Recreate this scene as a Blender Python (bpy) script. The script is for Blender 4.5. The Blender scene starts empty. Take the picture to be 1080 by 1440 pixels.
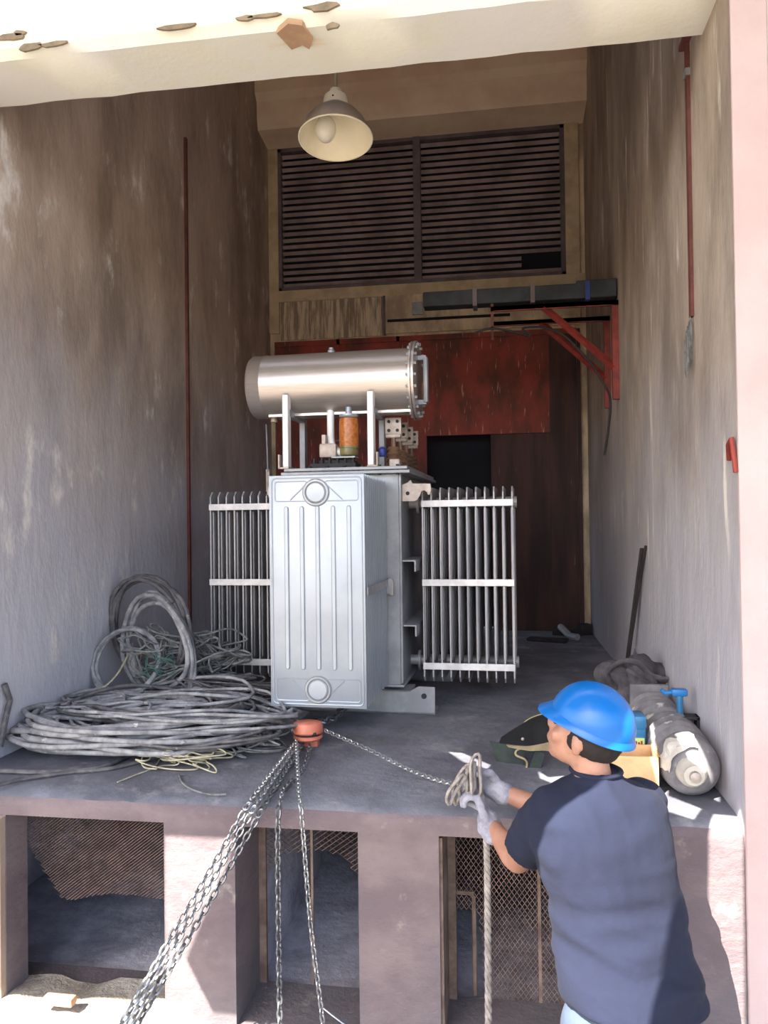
import bpy, bmesh, math, random
from math import sin, cos, pi, radians
from mathutils import Vector, Matrix, noise, Quaternion

S = bpy.context.scene
COL = S.collection
random.seed(11)

# ------------------------------------------------------------------ camera
F, YAW, PITCH, ROLL, HC = 1085.8, 0.1520, 0.0134, 0.0126, 2.15
R0 = Vector((cos(YAW), sin(YAW), 0))
FW = Vector((-sin(YAW)*cos(PITCH), cos(YAW)*cos(PITCH), sin(PITCH)))
U0 = Vector((sin(YAW)*sin(PITCH), -cos(YAW)*sin(PITCH), cos(PITCH)))
RC = R0*cos(ROLL) - U0*sin(ROLL)
UC = R0*sin(ROLL) + U0*cos(ROLL)
cd = bpy.data.cameras.new('camera'); cam = bpy.data.objects.new('camera', cd); COL.objects.link(cam)
cd.sensor_fit = 'VERTICAL'; cd.sensor_height = 36; cd.lens = 36*F/1440; cd.clip_start = 0.02; cd.clip_end = 300
M3 = Matrix((RC, UC, -FW)).transposed()
cam.matrix_world = Matrix.Translation((0, 0, HC)) @ M3.to_4x4()
S.camera = cam

# ------------------------------------------------------------------ light
S.view_settings.view_transform = 'Standard'
S.view_settings.look = 'None'
S.view_settings.gamma = 1.0
S.view_settings.use_curve_mapping = False
S.view_settings.exposure = 1.1
SUN_DIR = Vector((-0.34, -0.62, 0.80)).normalized()      # towards the sun
SHADE_SHEET_Z = 6.2
w = bpy.data.worlds.new('sky'); S.world = w; w.use_nodes = True
nt = w.node_tree; nt.nodes.clear()
sky = nt.nodes.new('ShaderNodeTexSky'); sky.sky_type = 'NISHITA'; sky.sun_disc = False
sky.sun_elevation = math.asin(SUN_DIR.z); sky.sun_rotation = math.atan2(SUN_DIR.x, SUN_DIR.y)
sky.dust_density = 3.0; sky.air_density = 1.0
bg = nt.nodes.new('ShaderNodeBackground'); bg.inputs['Strength'].default_value = 0.34
out = nt.nodes.new('ShaderNodeOutputWorld')
nt.links.new(sky.outputs[0], bg.inputs['Color']); nt.links.new(bg.outputs[0], out.inputs['Surface'])
sl = bpy.data.lights.new('sun', 'SUN'); sl.energy = 13.0; sl.angle = radians(0.12); sl.color = (1.0, 0.93, 0.82)
so = bpy.data.objects.new('sun', sl); COL.objects.link(so)
so.location = SUN_DIR*30
so.rotation_euler = SUN_DIR.to_track_quat('Z', 'Y').to_euler()

# ------------------------------------------------------------------ helpers
def ray(px, py):
    a, b = (px-540)/F, (720-py)/F
    return RC*a + UC*b + FW
def at(px, py, X=None, Y=None, Z=None):
    d = ray(px, py)
    if X is not None: t = X/d.x
    elif Y is not None: t = Y/d.y
    else: t = (Z-HC)/d.z
    return Vector((0, 0, HC)) + d*t
K = [1.0]        # reflectance scale of the colours that follow
def lin(c):
    return tuple(min(.9, K[0]*(v/12.92 if v <= .04045 else ((v+.055)/1.055)**2.4)) for v in [x/255 for x in c]) + (1,)

def mat(name, c1, c2=None, scale=3, rough=.8, metal=0, bump=.0, bscale=None, stretch=(1, 1, 1), lo=.35, hi=.65,
        c3=None, s3=9, lo3=.55, hi3=.62, st3=(1, 1, 1), detail=6, grad=None):
    m = bpy.data.materials.new(name); m.use_nodes = True
    n = m.node_tree.nodes; L = m.node_tree.links
    p = n['Principled BSDF']
    p.inputs['Roughness'].default_value = rough; p.inputs['Metallic'].default_value = metal
    tc = n.new('ShaderNodeTexCoord')
    def noi(sc, st, det=detail):
        mp = n.new('ShaderNodeMapping'); mp.inputs['Scale'].default_value = st
        L.new(tc.outputs['Object'], mp.inputs['Vector'])
        t = n.new('ShaderNodeTexNoise'); t.inputs['Scale'].default_value = sc
        t.inputs['Detail'].default_value = det; t.inputs['Roughness'].default_value = .65
        L.new(mp.outputs[0], t.inputs['Vector']); return t
    def ramp(src, a, b):
        r = n.new('ShaderNodeMapRange'); r.inputs[1].default_value = a; r.inputs[2].default_value = b
        r.interpolation_type = 'SMOOTHSTEP'; L.new(src, r.inputs[0]); return r.outputs[0]
    def mix(fac, a, b):
        x = n.new('ShaderNodeMix'); x.data_type = 'RGBA'; L.new(fac, x.inputs[0])
        if isinstance(a, tuple): x.inputs[6].default_value = a
        else: L.new(a, x.inputs[6])
        if isinstance(b, tuple): x.inputs[7].default_value = b
        else: L.new(b, x.inputs[7])
        return x.outputs[2]
    if c2 is None:
        c2 = tuple(v*.86 for v in c1)
    col = mix(ramp(noi(scale, stretch).outputs[0], lo, hi), lin(c1), lin(c2))
    if grad:     # greyer lower colour that reaches up to a ragged height: (colour, z0, z1)
        gc, z0, z1 = grad
        sp = n.new('ShaderNodeSeparateXYZ'); L.new(tc.outputs['Object'], sp.inputs[0])
        ad = n.new('ShaderNodeMath'); ad.operation = 'MULTIPLY_ADD'; ad.inputs[1].default_value = 2.2
        L.new(noi(1.3, (1, 1, .6)).outputs[0], ad.inputs[0]); L.new(sp.outputs[2], ad.inputs[2])
        g = n.new('ShaderNodeMapRange'); g.interpolation_type = 'SMOOTHSTEP'
        g.inputs[1].default_value = z1+1.1; g.inputs[2].default_value = z0+1.1
        L.new(ad.outputs[0], g.inputs[0])
        ml = n.new('ShaderNodeMath'); ml.operation = 'MULTIPLY'; ml.inputs[1].default_value = .8
        L.new(g.outputs[0], ml.inputs[0])
        col = mix(ml.outputs[0], col, lin(gc))
    if c3: col = mix(ramp(noi(s3, st3).outputs[0], lo3, hi3), col, lin(c3))
    L.new(col, p.inputs['Base Color'])
    if bump:
        b = n.new('ShaderNodeBump'); b.inputs['Strength'].default_value = bump; b.inputs['Distance'].default_value = .02
        L.new(noi(bscale or scale*6, stretch).outputs[0], b.inputs['Height']); L.new(b.outputs[0], p.inputs['Normal'])
    return m

def tag(o, label=None, cat=None, group=None, kind=None):
    if label: o['label'] = label
    if cat: o['category'] = cat
    if group: o['group'] = group
    if kind: o['kind'] = kind
    return o
def empty(name, loc, label, cat, group=None, rz=0):
    o = bpy.data.objects.new(name, None); COL.objects.link(o); o.location = loc; o.rotation_euler.z = rz
    o.empty_display_size = .1
    return tag(o, label, cat, group)
def copy_tree(o, parent=None):
    c = o.copy(); COL.objects.link(c)
    if parent: c.parent = parent
    for ch in list(o.children): copy_tree(ch, c)
    return c

def frames(P, closed):
    n = len(P); T = []
    for i in range(n):
        a = P[(i-1) % n] if (closed or i > 0) else P[i]
        b = P[(i+1) % n] if (closed or i < n-1) else P[i]
        t = (b-a); T.append(t.normalized() if t.length > 1e-9 else Vector((0, 0, 1)))
    u = T[0].orthogonal().normalized(); out = []
    for i in range(n):
        if i: 
            q = T[i-1].rotation_difference(T[i]); u = q @ u
        u = (u - T[i]*u.dot(T[i])).normalized()
        out.append((u.copy(), T[i].cross(u)))
    return out

class B:
    def __init__(s): s.bm = bmesh.new()
    def box(s, c, d, M=None, bev=0):
        r = bmesh.ops.create_cube(s.bm, size=1); vs = r['verts']
        for v in vs:
            v.co = Vector((v.co.x*d[0]+c[0], v.co.y*d[1]+c[1], v.co.z*d[2]+c[2]))
            if M: v.co = M @ v.co
        if bev:
            es = {e for v in vs for e in v.link_edges}
            bmesh.ops.bevel(s.bm, geom=list(es), offset=bev, segments=2, affect='EDGES', profile=.5)
        return s
    def b2(s, lo, hi, bev=0, M=None):
        return s.box([(a+b)/2 for a, b in zip(lo, hi)], [b-a for a, b in zip(lo, hi)], M, bev)
    def tube(s, P, r, n=8, closed=False, cap=True, flat=1, rot=0):
        P = [Vector(p) for p in P]; fr = frames(P, closed); rings = []
        for i, p in enumerate(P):
            rr = r[i] if isinstance(r, (list, tuple)) else r
            rings.append([s.bm.verts.new(p + fr[i][0]*rr*cos(rot+2*pi*k/n) + fr[i][1]*rr*flat*sin(rot+2*pi*k/n)) for k in range(n)])
        m = len(P)
        for i in range(m if closed else m-1):
            a, b = rings[i], rings[(i+1) % m]
            for k in range(n): s.bm.faces.new((a[k], a[(k+1) % n], b[(k+1) % n], b[k]))
        if cap and not closed:
            s.bm.faces.new(rings[0][::-1]); s.bm.faces.new(rings[-1])
        return s
    def bar(s, a, b, wx, n=4):
        return s.tube([a, b], wx*.7071, n=4, rot=pi/4)
    def lathe(s, prof, M=None, n=32, cap=True):
        M = M or Matrix(); rings = []
        for r, z in prof:
            if r < 1e-6: rings.append([s.bm.verts.new(M @ Vector((0, 0, z)))])
            else: rings.append([s.bm.verts.new(M @ Vector((r*cos(2*pi*k/n), r*sin(2*pi*k/n), z))) for k in range(n)])
        for a, b in zip(rings, rings[1:]):
            for k in range(n):
                k2 = (k+1) % n
                if len(a) == 1 and len(b) == 1: continue
                if len(a) == 1: s.bm.faces.new((a[0], b[k2], b[k]))
                elif len(b) == 1: s.bm.faces.new((a[k], a[k2], b[0]))
                else: s.bm.faces.new((a[k], a[k2], b[k2], b[k]))
        if cap:
            if len(rings[0]) > 1: s.bm.faces.new(rings[0][::-1])
            if len(rings[-1]) > 1: s.bm.faces.new(rings[-1])
        return s
    def prism(s, poly, a, b, M=None):
        """poly in local xy, extruded z a..b"""
        M = M or Matrix()
        lo = [s.bm.verts.new(M @ Vector((x, y, a))) for x, y in poly]
        hi = [s.bm.verts.new(M @ Vector((x, y, b))) for x, y in poly]
        n = len(poly)
        s.bm.faces.new(lo[::-1]); s.bm.faces.new(hi)
        for k in range(n): s.bm.faces.new((lo[k], lo[(k+1) % n], hi[(k+1) % n], hi[k]))
        return s
    def capsule(s, a, b, ra, rb, n=14, sq=1.0, up=None):
        a, b = Vector(a), Vector(b); d = b-a; L = max(d.length, 1e-5); z = d/L
        x = (up.cross(z).normalized() if up else z.orthogonal().normalized()); y = z.cross(x)
        M = Matrix((x, y, z)).transposed().to_4x4(); M.translation = a
        M = M @ Matrix.Diagonal((1, sq, 1, 1))
        prof = [(0, -ra)] + [(ra*sin(t*pi/10), -ra*cos(t*pi/10)) for t in range(1, 5)] + [(ra, 0), (rb, L)] + \
               [(rb*cos(t*pi/10), L+rb*sin(t*pi/10)) for t in range(1, 5)] + [(0, L+rb)]
        return s.lathe(prof, M, n, cap=False)
    def ball(s, c, r, n=16):
        M = Matrix.Translation(c) @ Matrix.Diagonal((r[0], r[1], r[2], 1))
        return s.lathe([(0, -1)]+[(sin(t*pi/n), -cos(t*pi/n)) for t in range(1, n)]+[(0, 1)], M, n*2, cap=False)
    def loft(s, rings, cap=True):
        R = [[s.bm.verts.new(v) for v in r] for r in rings]; n = len(R[0])
        for a, b in zip(R, R[1:]):
            for k in range(n): s.bm.faces.new((a[k], a[(k+1) % n], b[(k+1) % n], b[k]))
        if cap: s.bm.faces.new(R[0][::-1]); s.bm.faces.new(R[-1])
        return s
    def build(s, name, m, parent=None, bev=0, smooth=35, jit=0, loc=None):
        bmesh.ops.recalc_face_normals(s.bm, faces=s.bm.faces)
        if jit:
            for v in s.bm.verts:
                v.co += noise.noise_vector(v.co*7)*jit + noise.noise_vector(v.co*31)*jit*.35
        me = bpy.data.meshes.new(name)
        if loc is not None:
            for v in s.bm.verts: v.co -= Vector(loc)
        s.bm.to_mesh(me); s.bm.free()
        me.materials.append(m)
        if smooth:
            me.polygons.foreach_set('use_smooth', [True]*len(me.polygons)); me.set_sharp_from_angle(angle=radians(smooth))
        o = bpy.data.objects.new(name, me); COL.objects.link(o)
        if loc is not None: o.location = loc
        if parent: o.parent = parent
        if bev:
            b = o.modifiers.new('bevel', 'BEVEL'); b.width = bev; b.segments = 2; b.limit_method = 'ANGLE'; b.angle_limit = radians(40)
        return o

def organic(b, name, m, parent, voxel=.01, iters=4, wob=None):
    """union of overlapping closed lumps into one continuous skin"""
    o = b.build(name, m, parent, smooth=0)
    r = o.modifiers.new('r', 'REMESH'); r.mode = 'VOXEL'; r.voxel_size = voxel; r.use_smooth_shade = True
    sm = o.modifiers.new('s', 'SMOOTH'); sm.factor = .5; sm.iterations = iters
    dg = bpy.context.evaluated_depsgraph_get(); dg.update()
    me = bpy.data.meshes.new_from_object(o.evaluated_get(dg))
    o.modifiers.clear(); o.data = me
    if wob:
        me.update()
        ns = [v.normal.copy() for v in me.vertices]
        for v, nn in zip(me.vertices, ns): v.co += nn*wob(v.co)
    if not me.materials: me.materials.append(m)
    me.polygons.foreach_set('use_smooth', [True]*len(me.polygons))
    return o

def smoothline(P, k=6):
    P = [Vector(p) for p in P]; Q = [P[0]]+P+[P[-1]]; out = []
    for i in range(1, len(Q)-2):
        for j in range(k):
            t = j/k; a, b, c, d = Q[i-1], Q[i], Q[i+1], Q[i+2]
            out.append(.5*((2*b)+(-a+c)*t+(2*a-5*b+4*c-d)*t*t+(-a+3*b-3*c+d)*t**3))
    out.append(P[-1]); return out

def chain(b, P, pitch, wr, roll0=0, width=None):
    """oval links threaded along a polyline"""
    P = [Vector(p) for p in P]; acc = [0]
    for p, q in zip(P, P[1:]): acc.append(acc[-1]+(q-p).length)
    L = acc[-1]; k = int(L/pitch); hl = pitch*.5+wr*.7; hw = width or pitch*.36; j = 0
    for i in range(k):
        s = (i+.5)*pitch
        while j < len(acc)-2 and acc[j+1] < s: j += 1
        t = (s-acc[j])/max(acc[j+1]-acc[j], 1e-6); c = P[j].lerp(P[j+1], t); z = (P[j+1]-P[j]).normalized()
        x = z.cross(Vector((.3, 1, .2))).normalized()
        x = Quaternion(z, roll0 + (pi/2 if i % 2 else 0)) @ x
        pts = []
        for a in range(10):
            th = 2*pi*a/10; pts.append(c + x*hw*cos(th) + z*(max(hl-hw, 0)*(1 if sin(th) > .01 else -1 if sin(th) < -.01 else 0) + hw*sin(th)))
        b.tube(pts, wr, n=5, closed=True)

# ------------------------------------------------------------------ materials
K[0] = 1.75
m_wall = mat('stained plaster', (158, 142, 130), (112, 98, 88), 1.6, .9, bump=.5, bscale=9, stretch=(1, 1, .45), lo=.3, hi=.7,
             c3=(186, 180, 176), s3=5, lo3=.56, hi3=.74, st3=(1, 1, .5), grad=((158, 160, 172), 1.4, 3.6))  # lower grey: dust with cool skylight painted into the colour
K[0] = 1.4
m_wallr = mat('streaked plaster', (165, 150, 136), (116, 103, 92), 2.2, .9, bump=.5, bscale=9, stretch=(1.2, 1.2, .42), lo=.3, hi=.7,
             c3=(200, 192, 184), s3=5, lo3=.58, hi3=.72, st3=(1.5, 1.5, .25), grad=((166, 166, 176), 1.3, 3.4))  # grey lower part mixes dust and painted-in cool skylight
K[0] = 1.75
m_back = mat('tan plaster', (176, 158, 132), (130, 114, 96), 4, .9, bump=.3, stretch=(1, 1, .5))
m_beam = mat('cream render', (250, 216, 194), (236, 200, 178), 1.2, .9, bump=.15, bscale=12, c3=(200, 172, 146), s3=2.6, lo3=.62, hi3=.74, st3=(.5, 1.6, 1.6))
m_beamb = mat('tan beam', (196, 172, 150), (178, 154, 134), 1.5, .9, bump=.2)
m_streaky = mat('streaked board', (166, 150, 128), (112, 98, 84), 7, .9, stretch=(4, 4, .35), lo=.4, hi=.6)
K[0] = 1.15
m_floor = mat('dusty concrete', (118, 120, 130), (88, 89, 98), 2.2, .92, bump=.5, bscale=14, c3=(148, 146, 150), s3=3.5, lo3=.55, hi3=.75)
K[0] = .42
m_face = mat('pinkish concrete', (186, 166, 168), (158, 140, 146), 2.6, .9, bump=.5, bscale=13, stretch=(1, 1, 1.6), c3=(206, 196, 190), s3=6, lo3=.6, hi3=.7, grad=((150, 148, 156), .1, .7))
K[0] = .68
m_pillar = mat('pink render', (240, 214, 212), (230, 200, 198), 1.8, .9, bump=.2)
m_white = mat('white render', (240, 236, 226), (224, 218, 208), 2, .9)
K[0] = 3.2
m_pit = mat('pit concrete', (120, 120, 128), (84, 84, 92), 2.4, .95, bump=.6)
K[0] = .45
m_ground = mat('pale sandy ground', (186, 176, 162), (162, 152, 140), 1.2, .95, bump=.5, bscale=9)
K[0] = .75
m_rubble = mat('broken mortar', (206, 198, 186), (170, 160, 148), 9, .95, bump=.8, bscale=30)
K[0] = 1.35
m_gate = mat('flaking red gate', (138, 58, 50), (84, 48, 42), 3, .8, bump=.2, stretch=(1, 1, .5), c3=(176, 128, 112), s3=11, lo3=.60, hi3=.68, st3=(4, 4, .45))
K[0] = .9
m_gate2 = mat('brown gate leaf', (88, 58, 54), (58, 42, 42), 3, .8, stretch=(2, 2, .3), c3=(130, 108, 100), s3=9, lo3=.66, hi3=.72, st3=(3, 3, .3))
K[0] = .7
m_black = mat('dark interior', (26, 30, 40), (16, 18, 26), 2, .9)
K[0] = 2.6
m_slat = mat('louvre slat', (112, 98, 98), (86, 74, 74), 3, .75)
m_louv = mat('louvre frame', (74, 66, 68), (58, 52, 54), 4, .8)
K[0] = .85
m_redst = mat('red painted steel', (160, 62, 52), (122, 44, 38), 8, .6)
m_darkb = mat('dark busbar cover', (58, 64, 72), (36, 40, 46), 5, .7)
K[0] = .66
m_silver = mat('silver grey paint', (202, 210, 222), (188, 196, 208), 3, .38, .35, c3=(172, 176, 182), s3=14, lo3=.66, hi3=.76)
K[0] = 1.35
m_silver2 = mat('dull grey paint', (150, 152, 156), (126, 128, 134), 4, .5, .35)
m_post = mat('brightened white paint', (240, 240, 240), None, 3, .5, .1)
m_bar = mat('light grey tie bar', (206, 204, 204), (184, 182, 184), 12, .5, .2)
m_fin = mat('grey radiator fins', (160, 158, 160), (128, 128, 134), 5, .5, .3, stretch=(1, 1, .3))
K[0] = .8
m_cons = mat('brushed aluminium paint', (222, 212, 206), (210, 200, 194), 30, .34, .75, stretch=(.2, 4, 4))
m_gasket = mat('dark gasket', (52, 54, 58), (36, 36, 40), 9, .7)
m_orange = mat('orange silica gel', (214, 132, 60), (168, 92, 40), 60, .3)
m_olive = mat('oil cup', (150, 140, 84), (112, 104, 66), 12, .3)
m_terminal = mat('tinned terminals', (214, 200, 190), (180, 166, 156), 12, .5, .3)
m_porc = mat('brown porcelain', (150, 116, 92), (110, 84, 70), 6, .35)
m_bluep = mat('blue cap', (40, 66, 150), (30, 50, 120), 6, .4)
K[0] = 1.6
m_cable = mat('grey cable sheath', (128, 128, 130), (92, 92, 96), 14, .7, c3=(160, 156, 152), s3=25, lo3=.6, hi3=.7)
K[0] = 1.2
m_cabled = mat('dark cable sheath', (98, 96, 98), (66, 64, 68), 14, .65, c3=(130, 124, 118), s3=25, lo3=.62, hi3=.7)
m_wire = mat('dusty grey wire', (120, 122, 122), (84, 86, 88), 30, .8)
K[0] = .75
m_twine = mat('cream twine', (224, 216, 186), (186, 178, 150), 30, .9)
m_green = mat('green hose', (76, 122, 112), (58, 96, 90), 12, .6)
K[0] = .85
m_chain = mat('galvanised chain', (196, 198, 200), (150, 152, 156), 40, .35, .8)
m_chaind = mat('dull chain', (150, 152, 156), (110, 112, 116), 40, .4, .7)
K[0] = .95
m_hoist = mat('orange hoist enamel', (226, 136, 108), (202, 116, 92), 12, .45)
m_strand = mat('pale twisted chain', (168, 160, 154), (128, 120, 116), 40, .85)
K[0] = .9
m_mesh = mat('rusty expanded mesh', (138, 112, 100), (96, 76, 70), 20, .7, .3)
m_frame = mat('rusty frame', (146, 124, 112), (104, 84, 76), 9, .8)
m_rustred = mat('rusty conduit', (120, 72, 66), (96, 54, 50), 8, .8)
m_enamel = mat('enamel outside', (176, 158, 136), (160, 142, 122), 4, .4)
m_enamin = mat('enamel inside', (250, 240, 214), (240, 230, 204), 4, .35)
m_bulb = mat('frosted bulb', (235, 230, 215), (225, 218, 205), 4, .2)
K[0] = .62
m_helmet = mat('blue hard hat', (4, 126, 222), (4, 118, 210), 3, .28)
m_skin = mat('skin', (216, 162, 138), (200, 144, 120), 14, .55)
m_hair = mat('dark hair', (44, 34, 32), (28, 22, 22), 60, .8)
K[0] = .2
m_shirt = mat('navy cotton', (58, 72, 118), (48, 60, 104), 3, .95, bump=.12, bscale=60)
K[0] = .3
m_jean = mat('pale blue denim', (138, 158, 188), (116, 136, 168), 5, .9)
K[0] = .62
m_glove = mat('grey white work glove', (206, 206, 220), (164, 164, 182), 22, .95, bump=.4, bscale=60)
m_boot = mat('boots', (60, 54, 50), None, 6, .8)
K[0] = 1.3
m_bag = mat('black canvas', (84, 80, 84), (56, 53, 58), 8, .95, bump=.3, bscale=80)
m_case = mat('blue plastic', (56, 118, 160), (44, 100, 140), 5, .35)
m_lab = mat('green yellow label', (206, 216, 132), (186, 200, 116), 8, .6)
m_card = mat('cardboard', (206, 172, 128), (186, 150, 108), 7, .9)
m_ins = mat('grey silicone bellows', (118, 116, 118), (90, 88, 92), 8, .75, c3=(170, 164, 156), s3=12, lo3=.6, hi3=.7)
K[0] = .8
m_plastic = mat('white plastic wrap', (236, 230, 218), (214, 206, 194), 14, .45)
m_leather = mat('dark green canvas', (62, 74, 68), (44, 54, 52), 9, .8)
m_leatherb = mat('black leather', (40, 42, 44), (28, 30, 32), 9, .6)
m_tan = mat('tan piping', (196, 178, 140), None, 9, .8)
m_blue = mat('bright blue plastic', (52, 140, 220), None, 5, .4)
m_stick = mat('dark stick', (64, 58, 58), (44, 40, 40), 9, .9)
m_red = mat('red ink', (200, 60, 50), None, 5, .6)

K[0] = 1.0
# ------------------------------------------------------------------ the setting
XL, XR, YF, YI, YB, ZP, ZB = -2.275, 0.807, 2.823, 3.203, 7.470, 1.10, 4.059
ZC = 6.45
def struct(name, b, m, parent=None, bev=0, smooth=35, jit=0):
    o = b.build(name, m, parent, bev, smooth, jit)
    if not parent: o['kind'] = 'structure'
    return o
# ground outside
struct('floor_ground', B().b2((-16, -18, -.3), (16, YF+.02, 0)), m_ground)
# platform slab, worn front edge
b = B()
nx, prof = 110, [(4.2, ZP), (3.4, ZP), (3.1, ZP), (2.93, ZP-.002), (2.87, ZP-.010), (2.838, ZP-.026), (YF, ZP-.05), (YF, ZP-.095), (2.9, ZP-.096), (4.2, ZP-.096)]
rings = []
for i in range(nx+1):
    x = XL-.3 + (XR-XL+.3)*i/nx; r = []
    for j, (y, z) in enumerate(prof):
        e = (noise.noise(Vector((x*3, j*.2, 0)))*.012 + noise.noise(Vector((x*11, j*.4, 4)))*.006) if 3 <= j <= 6 else 0
        r.append(Vector((x, y+e, z-abs(e)*.5)))
    rings.append(r)
b.loft(rings)
b.b2((XL-.3, 4.2, ZP-.1), (XR, YB+.2, ZP))
fl_ = struct('floor', b, m_floor)
fl_.data.materials.append(m_face)
for p in fl_.data.polygons:
    if p.center.y < 2.845 and p.center.z < ZP-.034: p.material_index = 1
# left / right walls
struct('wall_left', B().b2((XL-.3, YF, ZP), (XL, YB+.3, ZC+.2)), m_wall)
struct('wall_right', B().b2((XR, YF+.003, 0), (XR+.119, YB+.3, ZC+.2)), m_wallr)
b = B().b2((XR, YF-.012, -.02), (XR+.12, YF+.002, 7.2))
struct('wall_pillar_right', b, m_pillar, bev=.004)
struct('wall_outer_right', B().b2((XR+.122, YF-.004, -.02), (XR+5, YF+.4, 7.2)), m_white)
struct('wall_outer_left', B().b2((-7.5, YF, ZP-.1), (XL-.3, YF+.4, 7.2)), m_white)
# back wall with louvre opening and gate opening
b = B()
lx0, lx1, lz0, lz1 = -2.183, .63, 4.47, 5.905
gx0, gx1, gz1 = -2.235, .715, 3.97
b.b2((XL, YB, lz1), (XR, YB+.25, ZC)); b.b2((XL, YB, lz0), (lx0, YB+.25, lz1)); b.b2((lx1, YB, lz0), (XR, YB+.25, lz1))
b.b2((XL, YB, gz1), (XR, YB+.25, lz0)); b.b2((XL, YB, ZP), (gx0, YB+.25, gz1)); b.b2((gx1, YB, ZP), (XR, YB+.25, gz1))
struct('wall_back', b, m_back)
b = B().b2((XL, YI+.4, ZC), (XR, YB+.3, ZC+.2)); struct('ceiling', b, m_beamb)
# front beam over the bay mouth
b = B()
nx = 60
rings = []
for i in range(nx+1):
    x = -7.5 + (XR+7.5)*i/nx
    e = lambda k, a=.008: noise.noise(Vector((x*5, k, 0)))*a
    rings.append([Vector((x, YF+.004, 7.2)), Vector((x, YF+.004, ZB+.09)), Vector((x, YF+.012, ZB+.03+e(2, .02))), Vector((x, YF+.05, ZB+e(1))),
                  Vector((x, YI-.02, ZB+e(5))), Vector((x, YI, ZB+.02+e(3))), Vector((x, YI, 7.2))])
b.loft(rings)
struct('wall_beam_front', b, m_beam)
# chipped grey spots along the arris of the beam
random.seed(5)
chips = [((15, 52), 22, 5), ((42, 66), 20, 7), ((75, 62), 26, 4), ((28, 46), 10, 4), ((250, 38), 32, 4), ((345, 25), 16, 4), ((455, 9), 28, 6), ((466, 36), 11, 5), ((370, 22), 24, 3)]
b = B()
for (px, py), wpx, hpx in chips:
    c = at(px, py, Y=YF); k = 9
    poly = []
    for i in range(k):
        th = 2*pi*i/k; r = .7+random.random()*.5
        poly.append((c.x+wpx*.0026*r*cos(th), c.z+hpx*.0026*r*sin(th)))
    b.prism(poly, -.006, .004, Matrix(((1, 0, 0, 0), (0, 0, -1, YF+.002), (0, 1, 0, 0), (0, 0, 0, 1))))
struct('trim_1', b, mat('grey chipped mortar', (160, 144, 122), (128, 116, 100), 12, .95))
b = B()
c = at(412, 45, Z=ZB); poly = [(c.x+dx, c.y+dy) for dx, dy in ((-.06, -.02), (-.03, .09), (.02, .07), (.04, .1), (.07, .04), (.05, -.05), (.0, -.07))]
b.prism(poly, ZB-.012, ZB+.01)
struct('trim_2', b, mat('bare patch', (206, 172, 140), (186, 152, 124), 9, .95))
# dropped beam before the louvre
b = B()
prof = [(7.04, ZC), (7.04, 6.26), (7.10, 6.20), (7.10, 6.05), (7.13, 5.94), (YB, 5.905), (YB, ZC)]
b.loft([[Vector((x, y, z)) for y, z in prof] for x in (XL, XR)])
struct('wall_beam_back', b, m_beamb)
# reveal frame around the louvre (lighter strips)
b = B()
b.b2((XL, YB-.03, 4.05), (XL+.1, YB, 5.905)); b.b2((lx1, YB-.03, 4.4), (lx1+.13, YB, 5.905)); b.b2((lx0, YB-.033, 4.36), (XR, YB, 4.472))
struct('trim_3', b, mat('yellowed strip', (206, 186, 152), (180, 160, 130), 6, .9), bev=.003)
# streaked panel under the louvre, left of the middle
struct('trim_4', B().b2((-2.16, YB-.02, 3.98), (-1.14, YB, 4.36)), m_streaky)
# right strip, dark recess with pipe at the gate side
b = B().b2((.715, YB-.05, ZP), (.745, YB, 3.95)); struct('trim_5', b, m_gate2)

# front face of the platform: piers, lintels, plinth
b = B()
def pier(x0, x1, z0=.25, z1=ZP-.09, dep=.3): b.b2((x0, YF, z0), (x1, YF+dep, z1))
pier(-7.5, -1.971, dep=.14); pier(-1.306, -1.021); pier(-.546, -.246); pier(.42, XR)
b.b2((-7.5, YF, -.1), (XR-.002, YF+.3, .25))
struct('wall_front', b, m_face)
b = B()
b.b2((XL-.3, 5.6, -.1), (XR, 5.8, ZP-.1)); b.b2((XL-.3, YF+.3, -.1), (XR, 5.8, .2)); b.b2((XL-.5, YF+.14, -.1), (XL-.3, 5.8, ZP)); b.b2((XR, YF+.3, -.1), (XR+.1, 5.8, ZP))
b.b2((-1.27, YF+.3, .2), (-1.05, 5.6, ZP-.1)); b.b2((-.50, YF+.3, .2), (-.29, 5.6, ZP-.1))
struct('wall_pit', b, m_pit)
# left jamb strip of the neighbouring pier, warm sunlight put into its colour
struct('trim_6', B().b2((-2.4, YF-.03, 0), (-1.975, YF, ZP-.1)), mat('lit pier edge', (178, 156, 140), (160, 140, 124), 3, .9))

# added unseen sheet overhead that throws shade; openings shaped for the sun patches
def up(p):
    t = (SHADE_SHEET_Z-p.z)/SUN_DIR.z; q = p + SUN_DIR*t; return (q.x, q.y)
holes = []
holes.append([up(at(px, py, Z=ZP)) for px, py in ((628, 1057), (650, 1059), (690, 1076), (684, 1082), (650, 1072))])
holes.append([up(at(px, py, Z=ZP+.02)) for px, py in ((752, 1078), (768, 1088), (790, 1086), (808, 1092), (806, 1102), (776, 1098), (756, 1090))])
holes.append([up(at(px, py, Z=ZP+.01)) for px, py in ((931, 1066), (937, 1063), (938, 1116), (985, 1134), (972, 1147), (905, 1130), (929, 1116))])
holes.append([up(at(px, py, Z=ZP+.10)) for px, py in ((960, 1066), (982, 1064), (1002, 1090), (1002, 1100), (976, 1088))])
right = [at(997, 1166, Y=YF), at(1003, 1143, Z=ZP), at(1043, 1147, Z=ZP), at(1045, 1160, Y=YF), at(1049, 1700, Y=YF), at(860, 1700, Y=YF), at(900, 1450, Y=YF), at(975, 1345, Y=YF), at(996, 1322, Y=YF)]
holes.append([up(p) for p in right])
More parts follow.
